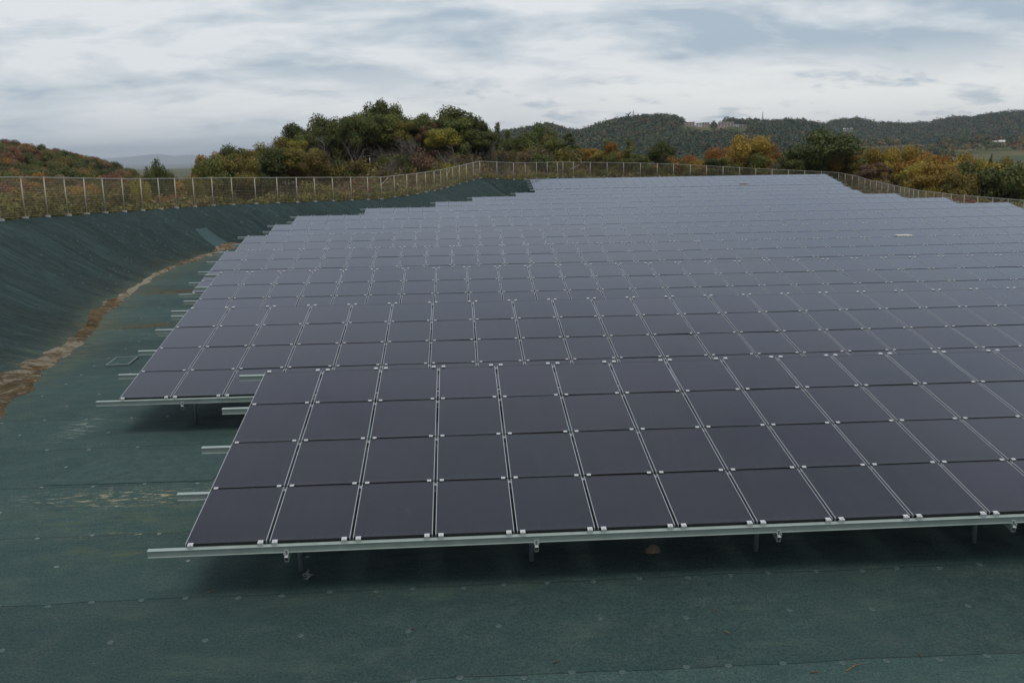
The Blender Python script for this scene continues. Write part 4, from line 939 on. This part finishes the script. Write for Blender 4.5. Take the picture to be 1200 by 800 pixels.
wood('dark wood covering the right-hand ridge', c, 13.0, GRN, 26, .22, rg, mixk=.34)
# belts of trees between the fields of the valley
rgv = np.random.default_rng(77); cs = []
for (pa, pb, da, db, n_) in ((985, 1115, 900, 1020, 200), (1100, 1215, 1180, 1330, 260), (960, 1060, 1150, 1300, 220), (1085, 1180, 1000, 1080, 60), (900, 1000, 700, 900, 160), (1180, 1260, 950, 1150, 90), (600, 900, 500, 900, 500), ):
    p = rgv.uniform(pa, pb, n_); d = rgv.uniform(da, db, n_)
    q = np.stack([at(a, 180, b_) for a, b_ in zip(p, d)]); r2 = np.hypot(q[:, 0], q[:, 1])
    q[:, 2] = H_out(q[:, :2]) + np.where(r2 > 600, 33 * sm((r2 - 600) / 850), 0) + 1.0; cs.append(q)
wood('tree belts between the pale valley fields', np.concatenate(cs), 9.0, AUT + GRN, 36, .2, rgv)
px_ = rgv.uniform(60, 270, 520); q = np.stack([at(a, 200, b_) for a, b_ in zip(px_, rgv.uniform(170, 420, 520))]); q[:, 2] = H_out(q[:, :2]) + .5
forest_gn('autumn woodland in the hollow between the left hill and the knoll', q, 5.0, WOODPAL, rgv)
# distant blue mountains
px_ = np.arange(-350, 1000, 6.0); mr = np.array([at(p, 183.5 + 5 * vnoise(np.array([p]), np.array([0.]), 60, 2)[0] + 3 * vnoise(np.array([p]), np.array([0.]), 17, 4)[0] - .010 * (p - 170) * 0 + (abs(p - 170) > 150) * 0, 24000) for p in px_])
f0 = mr.copy(); f0[:, :2] *= .85; f0[:, 2] = -150; b0 = mr.copy(); b0[:, :2] *= 1.06; b0[:, 2] = -120
V = np.concatenate([f0, mr, b0]); n_ = len(px_); I = np.arange(n_ - 1)
Q = np.concatenate([np.stack([I, I + 1, I + 1 + n_, I + n_], 1), np.stack([I + n_, I + 1 + n_, I + 1 + 2 * n_, I + 2 * n_], 1)])
tag(link('mountains', mesh_np('mountains', V, Q), [m_scrub]), 'faint blue mountain range on the horizon, left of the knoll', 'mountains', kind='structure')

# buildings on the far hill
m_pinkw = simple('pinkish_wall', (.50, .36, .32), .8, 0, .06, .05); m_roofw = simple('pale_roof', (.62, .56, .50), .7, 0, .05, .05); m_win = simple('dark_window', (.09, .09, .10), .2, 0, .1, .1); m_whitew = simple('white_wall', (.72, .73, .72), .7, 0, .05, .05); m_teal = simple('pale_teal_wall', (.45, .60, .58), .7, 0, .05, .05)
def H_land(p):
    r_ = np.hypot(p[:, 0], p[:, 1]); return H_out(p) + np.where(r_ > 600, 33 * sm((r_ - 600) / 850) - 70 * sm((r_ - 2500) / 6000), 0)
def far_hit(px, py):
    d = np.arange(300, 2400, 4.0); q = np.stack([at(px, py, a) for a in d]); k = np.argmax(q[:, 2] <= H_land(q[:, :2])); return d[k] if k else 1300
def hill_z(G, x, y):
    d = (G[..., 0] - x) ** 2 + (G[..., 1] - y) ** 2; k = np.unravel_index(np.argmin(d), d.shape); return G[k][2]
CLEAR = []
def seat(G, px, py):
    """distance at which the hill surface is seen at this place"""
    q = (G[:, :23].reshape(-1, 3) - [0, 0, CAMZ]) @ MC.T; X_ = 600 + FPX * q[:, 0] / q[:, 2]; Y_ = 400 + FPX * q[:, 1] / q[:, 2]
    m = (np.abs(X_ - px) < 4); k = np.argmin(np.where(m, np.abs(Y_ - py), 1e9)); return q[k, 2]
def building(px, pyt, D, wpx, hpx, depth, wallm, label, storeys=3, flat=True):
    p = at(px, pyt, D); w = wpx / FPX * D; h_ = hpx / FPX * D
    r_ = empty('building', (p[0], p[1], p[2] - h_)); r_.rotation_euler = (0, 0, -math.atan2(p[0], p[1])); tag(r_, label, 'building')
    b = MB(); b.box(-w / 2, w / 2, 0, depth, -9, h_); b.build('wall', wallm, r_)
    b = MB()
    if flat: b.box(-w / 2 - .4, w / 2 + .4, -.5, depth + .4, h_ + .01, h_ + .7)
    else:
        b.add([[-w / 2 - .6, -.8, h_ + .01], [w / 2 + .6, -.8, h_ + .01], [w / 2 + .6, depth + .8, h_ + .01], [-w / 2 - .6, depth + .8, h_ + .01], [-w / 2 - .6, depth / 2, h_ + 2.6], [w / 2 + .6, depth / 2, h_ + 2.6]], [[0, 3, 2, 1], [0, 1, 5, 4], [2, 3, 4, 5]]); b.add([[-w / 2 - .6, -.8, h_ + .01], [-w / 2 - .6, depth + .8, h_ + .01], [-w / 2 - .6, depth / 2, h_ + 2.6], [w / 2 + .6, -.8, h_ + .01], [w / 2 + .6, depth + .8, h_ + .01], [w / 2 + .6, depth / 2, h_ + 2.6]], [[0, 2, 1], [3, 4, 5]])
    b.build('roof', m_roofw, r_)
    nwin = max(2, int(w / 4.0))
    for s_ in range(storeys):
        zc_ = h_ * (s_ + .5) / storeys
        for i in range(nwin):
            xc = -w / 2 + (i + .5) * w / nwin
            b = MB(); b.box(xc - 1.1, xc + 1.1, -.06, .3, zc_ - h_ / storeys * .27, zc_ + h_ / storeys * .27); b.build('window', m_win, r_)
building(809, 143.4, seat(HILLB, 809, 146.8), 10, 3.2, 12, m_pinkw, 'leftmost pinkish block of flats below the far hilltop', 2)
building(819, 144.6, seat(HILLB, 819, 148.6), 7, 4.0, 12, m_whitew, 'narrow whitish block right of the leftmost pinkish one', 3)
building(827, 144.0, seat(HILLB, 827, 149), 9, 5.0, 12, m_pinkw, 'pinkish block of flats in the middle of the far hill buildings', 3)
building(850.5, 143.8, seat(HILLB, 850.5, 148.6), 18, 4.8, 14, m_pinkw, 'widest pinkish building in front of the small wooded top on the far hill', 3)
building(863, 146.3, seat(HILLB, 863, 149), 6, 2.6, 10, m_whitew, 'small pale annex right of the widest pinkish building', 2)
building(871, 147.0, seat(HILLB, 871, 149.3), 7, 2.2, 10, m_pinkw, 'low pinkish building at the right end of the far hill buildings', 1)
building(994, 151.3, seat(HILLR, 994, 153.5), 11, 2.0, 14, m_whitew, 'long low white shed on the far slope above the biggest dark tree', 1, False)
building(1166, 167.6, far_hit(1166, 170.2), 7, 2.4, 9, m_whitew, 'white farmhouse at the foot of the right ridge', 1, False)
building(1174, 166.6, far_hit(1174, 170.2), 6, 3.4, 10, m_teal, 'pale teal farm building beside the white farmhouse', 2, False)
building(1047, 169.2, far_hit(1047, 171.6), 3.0, 2.2, 6, m_whitew, 'tiny white hut among the valley trees', 1, False)
building(1092, 174.6, far_hit(1092, 177), 6, 2.2, 8, simple('reddish_wall', (.42, .30, .27), .8), 'low reddish-roofed hut at the edge of the valley field', 1, False)
# masts
m_mast = simple('mast_steel', (.40, .38, .37), .6)
def mast(px, py0, py1, D, wd, label, cross=()):
    a, b_ = at(px, py0, D), at(px - .4, py1, D); b = MB(); h_ = b_[2] - a[2]
    for sx, sy in ((-1, -1), (1, -1), (1, 1), (-1, 1)): b.tube([[sx * wd, sy * wd, -8], [sx * wd * .25, sy * wd * .25, h_]], [.30, .2], 5)
    for i in range(8):
        z = h_ * i / 8; k = wd * (1 - .75 * i / 8); b.bar((-k, -k, z), (k, -k, z + h_ / 8), .18); b.bar((k, k, z), (-k, k, z + h_ / 8), .18); b.bar((-k, -k, z), (k, -k, z), .18)
    for z, w in cross: b.bar((-w, 0, h_ * z), (w, 0, h_ * z), .35)
    o_ = b.build('lattice_mast', m_mast, None, tuple(a)); tag(o_, label, 'mast')
mast(893.5, 143, 131.3, 1500, 1.0, 'thin lattice mast rising from the middle far hill')
mast(742, 139, 129.5, 1490, 1.0, 'faint pylon on the far hilltop right of the bird', cross=((.45, 3.2), (.7, 2.6)))
# bird
m_bird = simple('dark_feathers', (.012, .011, .010), .7)
bp = at(736.3, 134.4, 120)
b = MB()
b.tube([[-.02, 0, -.20], [0, 0, -.12], [.03, 0, 0], [.09, 0, .12], [.13, 0, .18], [.19, 0, .19]], [.02, .065, .085, .06, .045, .008], 8)
def wing(pts, m=0):
    up = np.array(pts, float); lo = up - [0, .022, .012]; n_ = len(pts); V = np.concatenate([up, lo]); F = [list(range(n_)), list(range(2 * n_ - 1, n_ - 1, -1))]
    b.V.append(V); b.F.append(np.array([F[0]]) + b.n); b.F.append(np.array([F[1]]) + b.n); b.M += [m, m]
    b.F.append(np.array([[i, i + n_, (i + 1) % n_ + n_, (i + 1) % n_] for i in range(n_)]) + b.n); b.M += [m] * n_; b.n += 2 * n_
wing([[.03, .06, .03], [-.10, .10, .10], [-.30, .14, .12], [-.42, .16, .09], [-.28, .12, .03], [-.08, .08, -.03]])
wing([[.05, -.06, .05], [.16, -.10, .20], [.26, -.14, .36], [.30, -.16, .34], [.24, -.12, .14], [.09, -.08, -.02]])
wing([[-.05, .03, -.16], [-.09, .05, -.30], [.0, .0, -.32], [.06, -.05, -.29], [.03, -.03, -.16]])
o_ = b.build('bird', m_bird, None, tuple(bp)); tag(o_, 'dark bird flying over the far hill with raised wings', 'bird')

# ------------------------------------------------------------------ haze
m_haze = bpy.data.materials.new('haze_air'); m_haze.use_nodes = True; T = NT(m_haze.node_tree); out = T.n('ShaderNodeOutputMaterial'); pv = T.n('ShaderNodeVolumePrincipled')
pv.inputs['Color'].default_value = (.84, .92, 1.0, 1); pv.inputs['Density'].default_value = 0.00007; pv.inputs['Anisotropy'].default_value = .2
T.t.links.new(pv.outputs[0], out.inputs['Volume'])
b = MB(); b.box(-26000, 26000, -26000, 26000, -190, 330); hzb = b.build('haze', m_haze); tag(hzb, 'pale blue air haze over the far hills', 'haze', kind='stuff')

# ------------------------------------------------------------------ sky and light
SUN_EL, SUN_AZ = R(69), R(165)      # high behind the cloud, over the right shoulder
w = bpy.data.worlds.new('World'); scene.world = w; w.use_nodes = True; T = NT(w.node_tree)
out = T.n('ShaderNodeOutputWorld'); bg = T.n('ShaderNodeBackground'); T.t.links.new(bg.outputs[0], out.inputs[0])
sky = T.n('ShaderNodeTexSky', sky_type='NISHITA'); sky.sun_disc = False; sky.sun_elevation = SUN_EL; sky.sun_rotation = SUN_AZ; sky.air_density = 1.2; sky.dust_density = 1.5
d = T.n('ShaderNodeTexCoord').outputs['Generated']; X, Y, Z = T.xyz(d)
zp = T.math('ADD', T.math('MAXIMUM', Z, 0.0), .085)
qs = T.math('ADD', T.math('MULTIPLY', T.math('LOGARITHM', zp, 2.71828), -2.6), .45)
U = T.math('MULTIPLY', X, qs); W_ = T.math('MULTIPLY', Y, qs)
v1 = T.vec(T.math('MULTIPLY', U, .75), T.math('MULTIPLY', W_, 1.1), 4.6)
n1 = T.noise(v1, 1.55, 10, .56, dist=.25); n2 = T.noise(T.vec(U, T.math('MULTIPLY', W_, 1.35), 7.7), 2.2, 8, .6, dist=.2)
n3 = T.noise(T.vec(T.math('MULTIPLY', U, .35), T.math('MULTIPLY', W_, .6), 11.0), .95, 3, .5)
cl = T.math('ADD', T.math('ADD', T.math('MULTIPLY', n1, .80), T.math('MULTIPLY', n2, .20)), T.math('MULTIPLY', n3, .30))
br = T.ramp(cl, .575, .735)
cloud = T.mix(br, (4.35, 5.35, 6.3), (8.3, 8.65, 8.85))
# thin bright gap low over the right-hand horizon, bluer to the left
low = T.math('MULTIPLY', T.ramp(Z, .105, .055), T.ramp(Z, .0, .03))
gap = T.math('MULTIPLY', low, T.math('MULTIPLY', T.ramp(X, -.35, .30, .30, 1.0), T.ramp(n2, .34, .46)))
cloud = T.mix(T.math('MULTIPLY', gap, .95), cloud, (10.2, 10.2, 9.9))
leftb = T.math('MULTIPLY', T.ramp(Z, .09, .0), T.ramp(X, .0, -.4))
cloud = T.mix(T.math('MULTIPLY', leftb, .45), cloud, (7.6, 8.5, 9.1))
# unseen sky above the view, shaped for panel reflections: bright bluish band, greyer overhead
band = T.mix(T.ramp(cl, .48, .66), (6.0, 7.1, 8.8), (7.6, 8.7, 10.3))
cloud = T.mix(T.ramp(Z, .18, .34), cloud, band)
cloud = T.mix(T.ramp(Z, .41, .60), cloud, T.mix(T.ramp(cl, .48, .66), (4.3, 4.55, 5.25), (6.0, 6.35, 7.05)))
# unseen sky behind the camera, darkened to deepen the shade under the panels
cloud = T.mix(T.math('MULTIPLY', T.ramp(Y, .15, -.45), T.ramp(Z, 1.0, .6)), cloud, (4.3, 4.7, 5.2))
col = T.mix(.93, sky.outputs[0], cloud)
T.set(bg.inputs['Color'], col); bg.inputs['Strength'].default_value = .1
sl = bpy.data.lights.new('sun', 'SUN'); sl.energy = 1.5; sl.angle = R(24); sl.color = (1, .96, .90); so = bpy.data.objects.new('sun', sl); COL.objects.link(so)
sd = Vector((math.sin(SUN_AZ) * math.cos(SUN_EL), math.cos(SUN_AZ) * math.cos(SUN_EL), math.sin(SUN_EL))); so.rotation_euler = sd.to_track_quat('Z', 'Y').to_euler()

scene.render.engine = 'CYCLES'
scene.cycles.max_bounces = 5; scene.cycles.diffuse_bounces = 2; scene.cycles.glossy_bounces = 2; scene.cycles.volume_bounces = 0
scene.cycles.use_denoising = True
scene.view_settings.view_transform = 'Standard'; scene.view_settings.look = 'None'; scene.view_settings.exposure = 0; scene.view_settings.gamma = 1; scene.view_settings.use_curve_mapping = False
